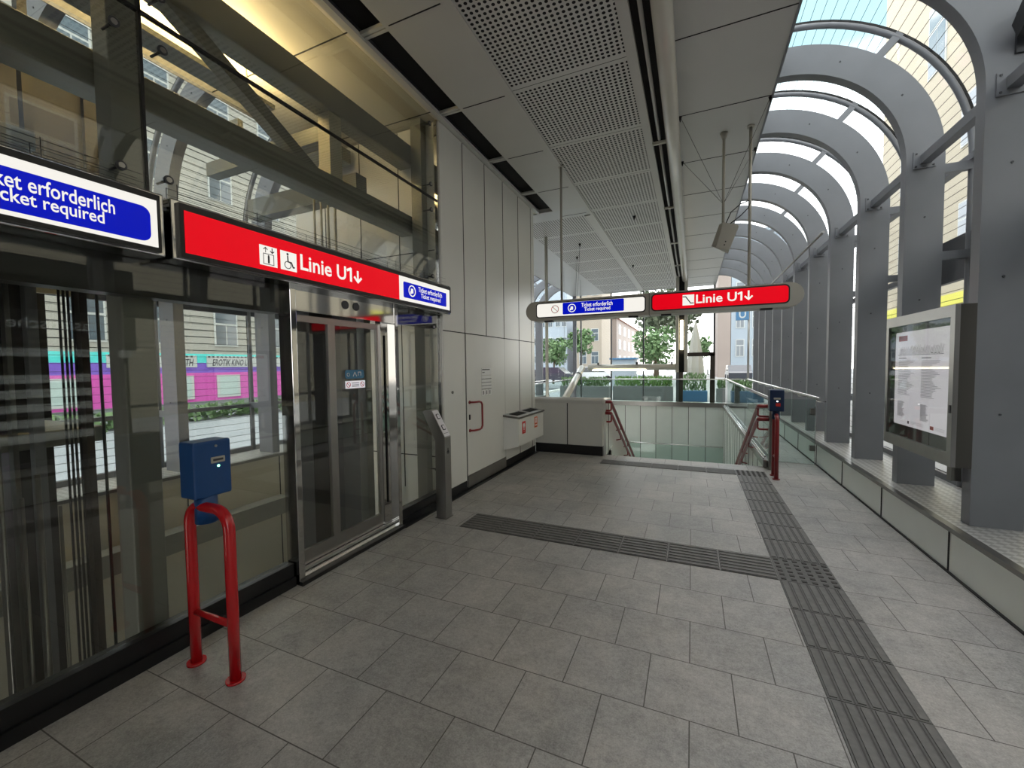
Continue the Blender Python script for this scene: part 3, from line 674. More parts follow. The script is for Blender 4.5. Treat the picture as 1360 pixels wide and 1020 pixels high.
pane_thing('clear lower pane between lift door and cream wall', 3.26, 4.06, .15, 2.20, [(3.95, .42), (3.95, 2.05)])
b = B(); b.box(-2.712, -2.688, -1.5, 4.09, 3.492, 3.508); b.box(-2.712, -2.688, 1.283, 1.297, 2.5, 4.41)
struct('trim_6', b, 'black', 'black sealing joints of the upper lift glazing', 'glazing joint')
b = B(); b.box(-2.74, -2.655, -4.9, 2.07, 0, .07); b.box(-2.76, -2.675, -4.9, 2.07, .07, .165); b.box(-2.74, -2.655, 3.26, 4.07, 0, .06); b.box(-2.76, -2.675, 3.26, 4.07, .06, .15)
struct('baseboard_left', b, 'black', 'black plinth under the lift glazing', 'plinth')
b = B(); b.box(-2.72, -2.68, 4.065, 4.09, .0, 4.40); struct('trim_7', b, 'chrome', 'bright steel edge strip where lift glass meets the cream wall', 'edge strip')
b = B(); b.box(-2.86, -2.74, -4.9, 2.09, 2.00, 2.50); b.box(-2.86, -2.74, 3.26, 4.09, 2.05, 2.5); struct('trim_8', b, 'transom', 'dark transom band behind the lift sign', 'transom')

b = B(); b.box(-5.0, -4.93, -4.9, 2.0, 3.0, 4.41); b.box(-4.93, -4.88, 1.9, 2.0, 3.0, 4.41)
tag(build(b, 'shaft_cladding', 'shaft'), 'dark shaft cladding panel high behind the left upper panes', 'panel')
# lift door
n = thing('door_2', 'glazed double lift door in a polished steel frame', 'door', (-2.68, 2.66, 0)); n['kind'] = 'structure'
b = B(); b.box(-2.76, -2.63, 2.08, 2.13, 0, 2.22, bev=.006); b.box(-2.76, -2.63, 3.21, 3.26, 0, 2.22, bev=.006); b.box(-2.76, -2.64, 2.13, 3.21, 2.02, 2.22); build(b, 'frame', 'chrome', n)
b = B(); 
for yy in (2.60, 2.72): b = B(); b.disc((-2.64, yy, 2.12), (1, 0, 0), .035, .006, 20); build(b, 'sensor', 'rib_dark', n)
for y0, y1 in ((2.14, 2.50), (2.50, 3.06)):
    b = B(); b.box(-2.725, -2.695, y0, y0+.035, .10, 2.0); b.box(-2.725, -2.695, y1-.035, y1, .10, 2.0); b.box(-2.725, -2.695, y0+.035, y1-.035, .10, .21); b.box(-2.725, -2.695, y0+.035, y1-.035, 1.95, 2.0); l = build(b, 'door_leaf', 'steel', n)
    b = B(); b.box(-2.715, -2.705, y0+.035, y1-.035, .21, 1.95); build(b, 'pane', 'shaft_glass', l)
b = B(); b.box(-2.74, -2.68, 3.06, 3.21, .10, 2.02); b.box(-2.678, -2.672, 3.10, 3.115, .3, 1.9, 1); build(b, 'side_panel', ['chrome', 'slot'], n)
b = B(); b.box(-2.80, -2.64, 2.10, 3.24, 0, .045); b.box(-2.76, -2.66, 2.10, 3.24, .045, .095); b.box(-2.667, -2.655, 2.1, 3.24, .068, .072, 1); build(b, 'threshold', ['rail_steel', 'slot'], n)
b = B(); F = frame('+X', (-2.695, 0, 0)); plate(b, F, rrect(2.63, 2.85, 1.505, 1.58, .02), 0, .002, 0); text(b, F, 'WC', 2.73, 2.84, 1.52, 1.565, .002, 1, .02) if False else None
ring(b, F, 2.665, 1.54, .012, .016, .002, .003, 1); line(b, F, [(2.72, 1.525), (2.74, 1.56), (2.76, 1.525)], .006, .002, .003, 1); line(b, F, [(2.78, 1.53), (2.78, 1.56), (2.81, 1.56), (2.81, 1.53)], .006, .002, .003, 1)
build(b, 'sticker', ['sticker_blue', 'white'], n)['label'] = 'blue rounded door sticker'
b = B(); plate(b, F, [(2.63, 1.42), (2.86, 1.42), (2.86, 1.485), (2.63, 1.485)], 0, .002, 0)
for c_ in (2.665, 2.825): ring(b, F, c_, 1.4525, .018, .023, .002, .003, 1); line(b, F, [(c_-.015, 1.467), (c_+.015, 1.438)], .005, .002, .003, 1)
for z in (1.465, 1.45, 1.437): line(b, F, [(2.705, z), (2.785, z)], .005, .002, .003, 2)
build(b, 'sticker', ['paper_glow', 'sticker_red', 'ink'], n)['label'] = 'white prohibition sticker strip'

# lift front signs
def sign_box(lab, y0, y1, base):
    t = thing('light_box_sign', lab, 'sign', (-2.58, (y0+y1)/2, 2.19))
    b = B(); b.box(-2.69, -2.53, y0, y1, 2.19, 2.51, bev=.008); build(b, 'housing', 'chrome', t)
    b = B(); y_ = y0+.05
    while y_ < y1:
        for x_ in (-2.66, -2.56): b.tube([(x_, y_, 2.505), (x_, y_, 2.60)], .0018, 5)
        y_ += .45
    for x_, z_ in ((-2.66, 2.60), (-2.66, 2.565), (-2.56, 2.59), (-2.56, 2.55)): b.tube([(x_, y0+.05, z_), (x_, y1-.05, z_)], .0014, 5)
    build(b, 'bird_wire', 'black', t)
    b = B(); b.box(-2.53, -2.508, y0+.028, y1-.028, 2.203, 2.492); build(b, 'bezel', 'black', t)
    return t
F = frame('+X', (-2.508, 0, 0))
def rect(u0, u1, v0, v1): return [(u0, v0), (u1, v0), (u1, v1), (u0, v1)]
t = sign_box('backlit red and white lift direction sign above the lift door', 1.31, 4.06, 0)
b = B(); plate(b, F, rect(1.36, 3.13, 2.23, 2.455), 0, .004); build(b, 'red_panel', 'emit_red', t)['label'] = 'red lit panel'
b = B(); plate(b, F, rect(3.13, 4.0, 2.23, 2.455), 0, .004); build(b, 'white_panel', 'emit_white', t)['label'] = 'white lit panel'
N = .004
b = B(); plate(b, F, rect(1.775, 1.895, 2.26, 2.385), N, N+.002)
line(b, F, [(1.80, 2.27), (1.87, 2.27), (1.87, 2.335), (1.80, 2.335), (1.80, 2.27)], .004, N+.002, N+.003, 1)
line(b, F, [(1.835, 2.28), (1.835, 2.318)], .012, N+.002, N+.003, 1); ring(b, F, 1.835, 2.325, 0.001, .005, N+.002, N+.003, 1)
arrow(b, F, 1.845, 1.875, 2.343, 2.376, N+.002, 1, .005)
line(b, F, [(1.815, 2.343), (1.815, 2.372)], .004, N+.002, N+.003, 1); line(b, F, [(1.802, 2.362), (1.815, 2.374), (1.828, 2.362)], .005, N+.002, N+.003, 1)
build(b, 'lift_pictogram', ['emit_white', 'ink'], t)['label'] = 'white lift pictogram'
b = B(); plate(b, F, rect(1.92, 2.04, 2.26, 2.385), N, N+.002)
ring(b, F, 1.972, 2.296, .021, .026, N+.002, N+.003, 1); ring(b, F, 1.972, 2.368, .001, .008, N+.002, N+.003, 1)
line(b, F, [(1.972, 2.355), (1.974, 2.318), (2.0, 2.316), (2.012, 2.285), (2.022, 2.288)], .009, N+.002, N+.003, 1)
build(b, 'wheelchair_pictogram', ['emit_white', 'ink'], t)['label'] = 'white wheelchair pictogram'
b = B(); text(b, F, 'Linie U', 2.07, 2.485, 2.285, 2.395, N, 0, .016); build(b, 'line_text', 'emit_white', t); b = B(); line(b, F, [(2.50, 2.372), (2.535, 2.388), (2.535, 2.292)], .02, N, N+.002, 0); build(b, 'digit', 'emit_white', t)
b = B(); arrow(b, F, 2.565, 2.655, 2.285, 2.38, N, 0); build(b, 'arrow', 'emit_white', t)
b = B(); plate(b, F, rrect(3.19, 3.93, 2.26, 2.41, .015), N, N+.002, 0); pict_hand(b, F, 3.32, 2.337, .055, N+.002, 1, 0)
text(b, F, 'Ticket erforderlich', 3.42, 3.84, 2.345, 2.395, N+.002, 1, .012); text(b, F, 'Ticket required', 3.46, 3.81, 2.277, 2.335, N+.002, 1, .012)
build(b, 'ticket_notice', ['emit_blue', 'emit_white'], t)['label'] = 'small blue ticket required notice'
t = sign_box('backlit blue and white ticket sign at the left edge over the glass', -1.45, 1.28, 1)
b = B(); plate(b, F, rect(-1.4, 1.235, 2.225, 2.46), 0, .004); build(b, 'white_panel', 'emit_white', t)['label'] = 'white lit panel'
b = B(); plate(b, F, rrect(.42, 1.205, 2.243, 2.415, .04), N, N+.002, 0)
text(b, F, 'Ticket erforderlich', .62, 1.065, 2.335, 2.40, N+.002, 1, .012); text(b, F, 'Ticket required', .66, 1.025, 2.262, 2.334, N+.002, 1, .012); pict_hand(b, F, .52, 2.33, .06, N+.002, 1, 0)
build(b, 'ticket_notice', ['emit_blue', 'emit_white'], t)['label'] = 'large blue ticket required notice'

# ------------------------------------------------------------------ behind the lift glass
b = B(); b.box(-2.985, -2.83, 1.21, 1.36, -3, 4.41, bev=.008); tag(build(b, 'steel_post', 'truss'), 'grey square steel post behind the lower glass left of the lift door', 'post')
b = B(); b.box(-2.97, -2.83, 3.97, 4.07, -3, 4.41); tag(build(b, 'steel_post', 'truss'), 'grey square steel post behind the glass beside the cream wall', 'post')
t = thing('truss', 'dark grey steel roof truss behind the upper lift glass', 'truss', (-3.1, 1.2, 3.15))
b = B(); b.box(-3.2, -3.0, -4.9, 4.07, 3.93, 4.16, bev=.012); build(b, 'top_chord', 'truss', t)
b = B(); b.box(-3.2, -3.0, -4.9, 4.07, 3.15, 3.35, bev=.012); build(b, 'bottom_chord', 'truss', t)
for a_, c_ in (((-3.1, 1.55, 4.0), (-3.1, 2.8, 3.28)), ((-3.1, .3, 3.28), (-3.1, 1.2, 4.0)), ((-3.1, -1.2, 4.0), (-3.1, .1, 3.28))):
    b = B(); b.bar(a_, c_, .10, .10, up=(1, 0, 0)); build(b, 'diagonal', 'truss', t)
for y_ in (.15, 2.93): b = B(); b.box(-3.17, -3.03, y_-.07, y_+.07, 3.34, 3.94); build(b, 'vertical', 'shaft_cream', t)
t = thing('truss', 'grey cross beam with pipes under it deep in the lift hall', 'truss', (-3.9, 3.6, 3.2))
b = B(); b.box(-4.9, -3.2, 3.35, 3.5, 3.40, 3.62); b.box(-4.9, -3.2, 2.9, 3.02, 3.72, 3.86); build(b, 'beam', 'truss', t)
b = B()
for i in range(4): b.tube([(-3.75+.10*i, 3.3, 2.6), (-3.75+.10*i, 3.3, 3.75)], .012, 8)
build(b, 'pipe', 'shaft_cream', t)
# lift cabin and shaft fittings
REFL_BARS = [(2.68, 2.82, -3.4, 'rib_paint', 'grey bar imitating a reflected column behind the left leaf of the lift door'), (2.84, 3.14, -3.45, 'shaft', 'dark wide bar imitating the kiosk reflection behind the left leaf of the lift door'), (3.19, 3.42, -3.4, 'rib_paint', 'grey bar imitating a reflected column behind the right leaf of the lift door'), (3.53, 3.63, -3.4, 'truss', 'slim grey bar imitating a reflected column behind the right edge of the lift door')]  # bars added to imitate the columns and kiosk mirrored in the door glass
t = thing('lift_cabin', 'dark lift cabin seen through the glass at the left edge', 'lift', (-3.9, .1, -1.0))
b = B(); b.box(-4.6, -3.62, -1.3, 1.14, 1.26, 2.9); build(b, 'cabin', 'shaft', t)
b = B(); b.box(-4.7, -3.55, -1.4, 1.40, 1.14, 1.24, bev=.01); b.box(-4.7, -3.55, -1.4, 1.16, 2.9, 3.0); build(b, 'frame', 'truss', t)
b = B(); b.box(-4.22, -4.18, 1.30, 1.54, 2.15, 2.29); build(b, 'panel', 'shaft_cream', t)
b = B(); b.box(-3.95, -3.62, 1.02, 1.14, -1.0, 1.14); b.box(-3.95, -3.62, -1.0, .84, -1.0, 1.14); build(b, 'counterweight', 'shaft', t)
for i, (y_, r_, m_) in enumerate(((1.13, .006, 'shaft'), (1.15, .006, 'shaft'), (1.168, .006, 'shaft'), (1.188, .006, 'shaft'), (1.295, .008, 'shaft'))):
    b = B(); b.tube([(-3.3, y_, -2.9), (-3.3, y_, 2.45)], r_, 6)
    tag(build(b, 'lift_cable', m_), ['leftmost', 'second', 'middle', 'fourth', 'single rightmost'][i]+' of the five black lift cables behind the near glass', 'cable', 'lift cables')
for x_, y_, w_, m_, l_ in ((-3.3, 1.222, .017, 'brown_frame', 'dark, right of the four cables'), (-3.35, 1.03, .022, 'rib_paint', 'pale grey, before the dark cabin'), (-3.35, .94, .01, 'steel_dark', 'thin, close to the left edge')):
    b = B(); b.box(x_-.03, x_+.03, y_-w_, y_+w_, -2.9, 2.45); tag(build(b, 'guide_rail', m_), 'vertical lift guide rail, '+l_, 'rail')
for i, (x_, y_, z1) in enumerate(((-3.2, .975, 1.05), (-3.22, 1.06, .85), (-3.15, .90, .95), (-3.25, .86, 2.4))):
    b = B(); b.tube([(x_, y_, -2.9), (x_, y_, z1)], .008+.004*(i == 0), 8); tag(build(b, 'conduit', 'steel_dark'), 'thin vertical steel conduit in front of the lift cabin, '+['thickest one ending at the beam', 'rightmost one', 'third from the right', 'nearest to the left edge'][i], 'pipe', 'shaft conduits')
for y0, y1, x_, m_, l_ in REFL_BARS:
    b = B(); b.box(x_-.08, x_+.08, y0, y1, -3, 2.5); tag(build(b, 'reflection_bar', m_), l_, 'post')
b = B(); b.box(-5.4, -5.2, -2, 4.0, -.42, -.2)
tag(build(b, 'cross_beam', 'truss'), 'grey horizontal beam before the cream pit wall at left', 'beam')
for x_, l_ in ((-4.55, 'left'), (-3.5, 'right')):
    b = B(); b.box(x_-.04, x_+.04, 1.42, 1.47, -2.9, 4.4); tag(build(b, 'shaft_post', 'shaft'), 'slim dark shaft post behind the cables, %s one' % l_, 'post') if l_ == 'left' else None
t = thing('ceiling_lamp', 'warm strip lamp fixed on the truss of the lift hall', 'lamp', (-3.75, 1.9, 4.1))
b = B(); b.box(-3.85, -3.65, 1.0, 2.8, 4.06, 4.10); build(b, 'housing', 'truss', t)
b = B(); b.box(-3.82, -3.68, 1.05, 2.75, 4.10, 4.115); build(b, 'tube', 'lamp', t)
b = B(); b.tube([(-3.75, 1.2, 4.1), (-3.75, 1.2, 4.42)], .008, 6); b.tube([(-3.75, 2.6, 4.1), (-3.75, 2.6, 4.42)], .008, 6); build(b, 'hanger', 'truss', t)
b = B(); b.box(-4.9, -4.5, 3.0, 3.06, 4.1, 4.3); b.box(-4.6, -3.9, 3.6, 4.0, 4.12, 4.28); tag(build(b, 'duct', 'truss'), 'small grey duct box high up before the cream shaft wall', 'duct')

# ------------------------------------------------------------------ call post, ticket validators
t = thing('call_post', 'stainless steel lift call post with slanted button head', 'call post', (-2.42, 3.67, 0))
b = B(); b.prism([(-2.47, 0), (-2.35, 0), (-2.35, .86), (-2.51, 1.14), (-2.59, 1.14), (-2.62, 1.12), (-2.47, .82)], 1, 3.61, 3.725); build(b, 'body', 'steel', t)
def slope(u, v, n):
    d = Vector((-2.51+2.35, 0, 1.14-.86)).normalized(); nn = Vector((d.z, 0, -d.x)); return Vector((-2.35, 3.667, .86))+d*v+Vector((0, 1, 0))*u+nn*n
b = B(); plate(b, slope, rect(-.052, .052, .01, .315), .0, .003, 0)
for v in (.11, .24): plate(b, slope, rrect(-.026, .026, v-.03, v+.03, .012), .003, .008, 1); plate(b, slope, rrect(-.018, .018, v-.021, v+.021, .008), .008, .011, 0)
line(b, slope, [(-.04, .045), (.04, .045)], .004, .003, .004, 1)
build(b, 'button_plate', ['plate_metal', 'rib_dark'], t)
def slope2(u, v, n): return Vector((-2.35+n, 3.667+u, v))
b = B(); ring(b, slope2, 0, .70, .012, .018, 0, .003, 0); line(b, slope2, [(0, .70), (0, .74)], .008, 0, .003, 0); build(b, 'key_symbol', 'rib_dark', t)
b = B(); b.box(-2.48, -2.34, 3.60, 3.735, 0, .006); build(b, 'base_plate', 'steel_dark', t)

def validator(lab, ax, cx, cy, face, w_=.36, body='blue', pm='red', zt=1.22, zb=.93):
    # two-legged hoop stand; legs spread along axis ax
    t = thing('ticket_validator', lab, 'ticket validator', (cx, cy, 0))
    U = (lambda u, v, z: (cx+u, cy+v, z)) if ax == 0 else (lambda u, v, z: (cx+v, cy+u, z))
    h = w_/2; r = .027; rb = min(.10, h*.95)
    pts = [U(-h, 0, 0), U(-h, 0, .45), U(-h, 0, .88-rb)]
    for k in range(1, 9): a = PI-PI/2*k/8; pts.append(U(-h+rb+rb*math.cos(a), 0, .88-rb+rb*math.sin(a)))
    for k in range(0, 9): a = PI/2-PI/2*k/8; pts.append(U(h-rb+rb*math.cos(a), 0, .88-rb+rb*math.sin(a)))
    pts += [U(h, 0, .45), U(h, 0, 0)]
    b = B(); b.tube(pts, r, 16); build(b, 'hoop', pm, t)
    b = B(); b.tube([U(-h, 0, .29), U(h, 0, .29)], r*.62, 12); build(b, 'crossbar', pm, t)
    for s_ in (-h, h): b = B(); b.tube([U(s_, 0, 0), U(s_, 0, .012)], .045, 20); build(b, 'foot', pm, t)
    return t, U
t, U = validator('blue ticket validator on a red hoop stand at the left front', 0, -2.305, 1.30, None, .33)
b = B(); b.tube([(-2.365, 1.325, .79), (-2.365, 1.325, .96)], .052, 20); build(b, 'neck', 'blue', t)
b = B(); b.box(-2.44, -2.31, 1.245, 1.43, .93, 1.225, bev=.01); build(b, 'case', 'blue', t)
b = B(); F = frame('+X', (-2.31, 0, 0)); plate(b, F, rrect(1.325, 1.395, 1.105, 1.137, .005), 0, .004, 0); plate(b, F, rrect(1.335, 1.385, 1.116, 1.127, .003), .004, .006, 1); build(b, 'ticket_slot', ['cam_grey', 'ink'], t)
b = B(); b.disc((-2.31, 1.362, 1.087), (1, 0, 0), .006, .003, 12); build(b, 'status_light', 'led', t)
b = B(); b.disc((-2.31, 1.352, 1.195), (1, 0, 0), .007, .004, 12); build(b, 'lock', 'steel', t)
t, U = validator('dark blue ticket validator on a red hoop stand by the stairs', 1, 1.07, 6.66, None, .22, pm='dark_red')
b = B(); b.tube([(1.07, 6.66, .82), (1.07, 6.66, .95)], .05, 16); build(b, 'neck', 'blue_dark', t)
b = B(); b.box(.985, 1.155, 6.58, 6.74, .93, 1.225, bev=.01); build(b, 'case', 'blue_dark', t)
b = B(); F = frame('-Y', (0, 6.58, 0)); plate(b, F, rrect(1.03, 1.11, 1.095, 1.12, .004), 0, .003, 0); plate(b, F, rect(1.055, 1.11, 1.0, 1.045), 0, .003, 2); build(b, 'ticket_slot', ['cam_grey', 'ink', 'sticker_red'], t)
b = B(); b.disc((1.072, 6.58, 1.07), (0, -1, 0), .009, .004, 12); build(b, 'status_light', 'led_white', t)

# ------------------------------------------------------------------ notice case on the right
t = thing('notice_case', 'steel framed glass notice case with a white printed poster', 'notice case', (1.88, 4.75, .78))
b = B(); b.box(1.83, 1.92, 4.16, 5.34, .79, 2.02); build(b, 'housing', 'case_side', t)
b = B(); b.box(1.80, 1.83, 4.16, 5.34, 1.93, 2.02); b.box(1.80, 1.83, 4.16, 5.34, .79, .89); b.box(1.80, 1.83, 4.16, 4.22, .89, 1.93); b.box(1.80, 1.83, 5.29, 5.34, .89, 1.93); build(b, 'frame', 'steel', t)
b = B(); b.box(1.826, 1.829, 4.22, 5.29, .89, 1.93); build(b, 'backing', 'black', t)
F = frame('-X', (1.826, 0, 0)); U0 = -5.19; U1 = -4.26
b = B(); plate(b, F, rrect(U0, U1, 1.0, 1.87, .02), 0, .003, 0)
def q(u): return U0+(U1-U0)*u
plate(b, F, rect(q(.07), q(.25), 1.785, 1.835), .003, .004, 1)
for i in range(46):
    u = .10+.80*i/46; hgt = .05+.035*random.random(); line(b, F, [(q(u), 1.66), (q(u+.02), 1.66+hgt)], .003, .003, .0035, 2)
line(b, F, [(q(.06), 1.655), (q(.9), 1.655)], .003, .003, .004, 3)
text(b, F, '...', q(.7), q(.85), 1.663, 1.668, .003, 3, .02)
for col in (0, 1):
    u0 = .08+.46*col; line(b, F, [(q(u0), 1.625), (q(u0+.16), 1.625)], .006, .003, .004, 3)
    for i in range(26):
        ln = .36*(1-.45*abs(math.sin(i*.35)))*(.8+.2*random.random()); line(b, F, [(q(u0), 1.60-.0125*i), (q(u0+ln), 1.60-.0125*i)], .004, .003, .004, 2)
    for i in range(24):
        ln = .15*(.6+.4*random.random()); line(b, F, [(q(u0), 1.22-.006*i), (q(u0+ln), 1.22-.006*i)], .003, .003, .004, 2)
plate(b, F, rrect(q(.3), q(.33), 1.025, 1.05, .004), .003, .004, 3); plate(b, F, rrect(q(.72), q(.78), 1.025, 1.055, .004), .003, .004, 1)
for z in (1.03, 1.04, 1.05): line(b, F, [(q(.36), z), (q(.6), z)], .002, .003, .004, 2); line(b, F, [(q(.8), z), (q(.95), z)], .002, .003, .004, 2)
build(b, 'poster', ['paper_glow', 'sticker_red', 'grey_ink', 'ink'], t)
b = B(); b.box(1.806, 1.810, 4.22, 5.29, .89, 1.93); build(b, 'glass', 'clear_glass', t)
b = B(); b.box(1.795, 1.80, 4.175, 4.195, 1.20, 1.26); build(b, 'lock', 'rib_dark', t)
b = B(); b.box(1.86, 1.92, 4.28, 4.34, .66, .79); build(b, 'bracket', 'steel_dark', t)

# ------------------------------------------------------------------ balustrades and handrails
t = thing('glass_balustrade', 'clear glass balustrade with bright handrail along the right edge of the stairwell', 'balustrade', (1.08, 11.6, .12))
b = B(); b.box(1.075, 1.087, 7.15, 16.1, .12, 1.02); build(b, 'pane', 'green_glass', t)
b = B(); b.tube([(1.08, 7.1, 1.06), (1.08, 16.1, 1.06)], .021, 12); build(b, 'handrail', 'rail_steel', t)
b = B(); b.box(1.06, 1.10, 7.08, 7.14, 0, 1.05); build(b, 'post', 'steel_dark', t)
b = B(); b.tube([(1.04, 7.3, .16), (1.04, 16, .16)], .012, 8); b.tube([(1.02, 7.3, .13), (1.02, 16, .13)], .012, 8); build(b, 'base_rail', 'rail_steel', t)
t = thing('handrail', 'long bright handrail along the right ledge in front of the columns', 'handrail', (1.80, 12, 1.0))
b = B(); b.tube([(1.775, 7.55, 1.04), (1.775, 16.3, 1.04)], .024, 12); build(b, 'rail', 'rail_steel', t)
b = B()
for k in range(3, 11): b.tube([(1.775, 4.215+1.2*k, 1.03), (1.80, 4.215+1.2*k, .98), (1.93, 4.215+1.2*k, .98)], .01, 8)
build(b, 'bracket', 'rail_steel', t)
t = thing('glass_gate_panel', 'upright glass panel closing the gap between balustrade and right ledge', 'glass panel', (1.44, 7.7, 0))
b = B(); b.box(1.12, 1.765, 7.694, 7.706, .01, 1.02); build(b, 'pane', 'green_glass', t)
b = B(); b.box(1.12, 1.765, 7.69, 7.71, 0, .012); b.box(1.757, 1.767, 7.69, 7.71, .01, 1.02); build(b, 'edge_strip', 'rail_steel', t)
b = B(); b.box(1.69, 1.76, 7.67, 7.73, .22, .30); b.box(1.69, 1.75, 7.67, 7.73, .78, .88); build(b, 'clamp', 'steel_dark', t)
t = thing('glass_balustrade', 'clear glass balustrade across the far end before the glazing', 'balustrade', (-1.6, 16.1, .19))
b = B(); b.box(-4.3, 1.0, 16.24, 16.25, .19, 1.0); build(b, 'pane', 'green_glass', t)
b = B(); b.tube([(-4.3, 16.24, 1.03), (1.75, 16.24, 1.03)], .02, 10); build(b, 'handrail', 'rail_steel', t)
t = thing('glass_balustrade', 'clear glass balustrade left of the pit behind the low cream wall', 'balustrade', (-4.4, 12, .1))
b = B(); b.box(-4.45, -4.44, 7.4, 16.1, .1, 1.0); build(b, 'pane', 'green_glass', t)
b = B(); b.tube([(-4.42, 7.4, 1.02), (-4.42, 16.1, 1.02)], .021, 10); b.tube([(-5.3, 7.4, 1.0), (-5.3, 16.1, 1.0)], .021, 10); build(b, 'handrail', 'rail_steel', t)
# red stair handrails
def stair_rail(lab, x, xw, ys, sl, dz):
    s = 1 if xw > x else -1
    t = thing('stair_handrail', lab, 'handrail', (x, ys, .3))
    for j, zz in enumerate((.95, .75)):
        y0 = ys+.02*j; pts = [(xw, y0-.02, zz), (x+s*.02, y0-.02, zz), (x, y0, zz), (x, y0+.05, zz-.01)]
        L = 3.9; pts += [(x, y0+.10+L*i/6, zz-.03-L*i/6*sl) for i in range(7)]
        b = B(); b.tube(pts, .028, 12); build(b, 'rail', 'dark_red', t)
        b = B(); b.tube([(x, y0+.10, zz-.05), (x, y0+.08, zz-.15), (x+s*.02, y0+.04, zz-.16), (xw, y0+.04, zz-.16)], .016, 8)
        for i in (1, 2, 3):
            yy = y0+.1+1.0*i; zc = zz-.03-1.0*i*sl; b.tube([(x, yy, zc), (x, yy, zc-.1), (xw, yy, zc-.12)], .011, 8)
        build(b, 'bracket', 'dark_red', t)
stair_rail('dark red double handrail on the left wall of the stairs', -1.30, -1.385, 7.25, .52, 0)
stair_rail('dark red double handrail at the right side of the stairs', .93, 1.065, 7.15, .50, 0)

# ------------------------------------------------------------------ far glazing
n = thing('window_33', 'tall far end glazing with thin dark mullions', 'window', (-1.7, 16.6, .19)); n['kind'] = 'structure'
b = B(); b.box(-6.2, 2.45, 16.6, 16.612, .05, 4.9); build(b, 'pane', 'roof_glass', n)
for x_, w_, m_ in ((-5.6, .03, 0), (-4.41, .07, 1), (-4.15, .022, 0), (-2.93, .022, 0), (-1.71, .022, 0), (-.49, .05, 1), (.73, .03, 0)):
    b = B(); b.box(x_-w_, x_+w_, 16.52, 16.62, .05, 4.9); build(b, 'mullion', ['rib_dark', 'rib_paint'][m_], n)
b = B(); b.box(-6.2, 2.45, 16.55, 16.62, 3.52, 3.57); b.box(-6.2, 2.45, 16.55, 16.62, 3.64, 3.67); b.box(-6.2, 2.45, 16.55, 16.66, 0, .07); build(b, 'transom', 'rib_paint', n)
n = thing('door_3', 'dark brown framed exit door in the far glazing', 'door', (.18, 16.45, 0)); n['kind'] = 'structure'
b = B(); b.box(-.44, -.30, 16.4, 16.5, .19, 1.95); b.box(.60, .76, 16.4, 16.5, .19, 1.95); b.box(-.44, .76, 16.4, 16.5, 1.86, 2.0); build(b, 'frame', 'brown_frame', n)
b = B(); b.tube([(.56, 16.36, 1.2), (.52, 16.34, 1.2), (.52, 16.34, 1.7), (.56, 16.36, 1.7)], .02, 8); build(b, 'handle', 'rail_steel', n)

# ------------------------------------------------------------------ outdoors
def leaves(b, c, r, n, size, sq=(1, 1, 1)):
    for i in range(n):
        d = Vector((random.gauss(0, 1), random.gauss(0, 1), random.gauss(0, 1))).normalized(); rr = r*(.55+.45*random.random()**.5)
        p = Vector((c[0]+d.x*rr*sq[0], c[1]+d.y*rr*sq[1], c[2]+d.z*rr*sq[2]))
        a = Vector((random.gauss(0, 1), random.gauss(0, 1), random.gauss(0, 1))).normalized(); bb = a.cross(d+Vector((.1, .2, .3))).normalized()
        s = size*(.6+.8*random.random()); t_ = a.cross(bb)*s*.2
        b.add([p-a*s, p+bb*s*.55+t_, p+a*s, p-bb*s*.55-t_], [(0, 1, 2), (0, 2, 3)])
def tree(lab, x, y, z0, h, r, mt='leaf', n=1800, size=.28):
    t = thing('tree', lab, 'tree', (x, y, z0))
    b = B(); b.tube([(x, y, z0), (x+.1, y, z0+h*.4), (x, y+.1, z0+h*.75)], .2*h/8, 8, r1=.07*h/8)
    for k in range(5): a = k*1.3; b.tube([(x, y, z0+h*(.4+.06*k)), (x+math.cos(a)*r*.5, y+math.sin(a)*r*.5, z0+h*(.62+.06*k))], .06*h/8, 6, r1=.02)
    build(b, 'trunk', 'bark', t)
    b = B()
    for k in range(9):
        a = k*2.4; q_ = r*.48*(k > 0); c_ = (x+math.cos(a)*q_, y+math.sin(a)*q_, z0+h*.66+math.sin(k*1.7)*r*.42)
        leaves(b, c_, r*.55, n//9, size)
    build(b, 'crown', mt, t, fix=False)
tree('large dark green tree standing left of the vertical tube lamp', -3.3, 44, -.05, 10.5, 2.6, 'leaf_dark', 1500, .26)
tree('brighter green round tree right of centre beyond the far glazing', -2.7, 34, -.05, 4.6, 1.7, 'leaf', 1400, .17)
tree('slim tree behind the folded parasol', -.9, 38, -.05, 8.6, 1.7, 'leaf_dark', 1100, .22)
tree('small green tree before the peach coloured house', -12.6, 50, -.05, 6.8, 1.7, 'leaf', 1000, .24)
tree('green tree at the far left beside the blue-grey columns', -12.9, 40, -.3, 5.0, 1.5, 'leaf', 1100, .2)
tree('low pale street tree seen through the exit door frame', 1.0, 64, -.05, 6, 1.6, 'leaf', 500, .3)
def planter(lab, x0, x1, y0, y1, h, pm, lm, hh):
    t = thing('planter', lab, 'planter', ((x0+x1)/2, (y0+y1)/2, -.05))
    b = B(); b.box(x0, x1, y0, y1, -.05, h, bev=.02); build(b, 'trough', pm, t)
    b = B()
    n = int((x1-x0)*420)
    for i in range(n):
        p = Vector((random.uniform(x0+.05, x1-.05), random.uniform(y0+.05, y1-.05), h+random.random()*hh)); a = Vector((random.gauss(0, .5), random.gauss(0, .5), 1)).normalized(); bb = a.cross(Vector((random.gauss(0, 1), random.gauss(0, 1), 0))).normalized()
        s = .09; b.add([p-a*s, p+bb*s*.3, p+a*s, p-bb*s*.3], [(0, 1, 2, 3)])
    build(b, 'plants', lm, t, fix=False)
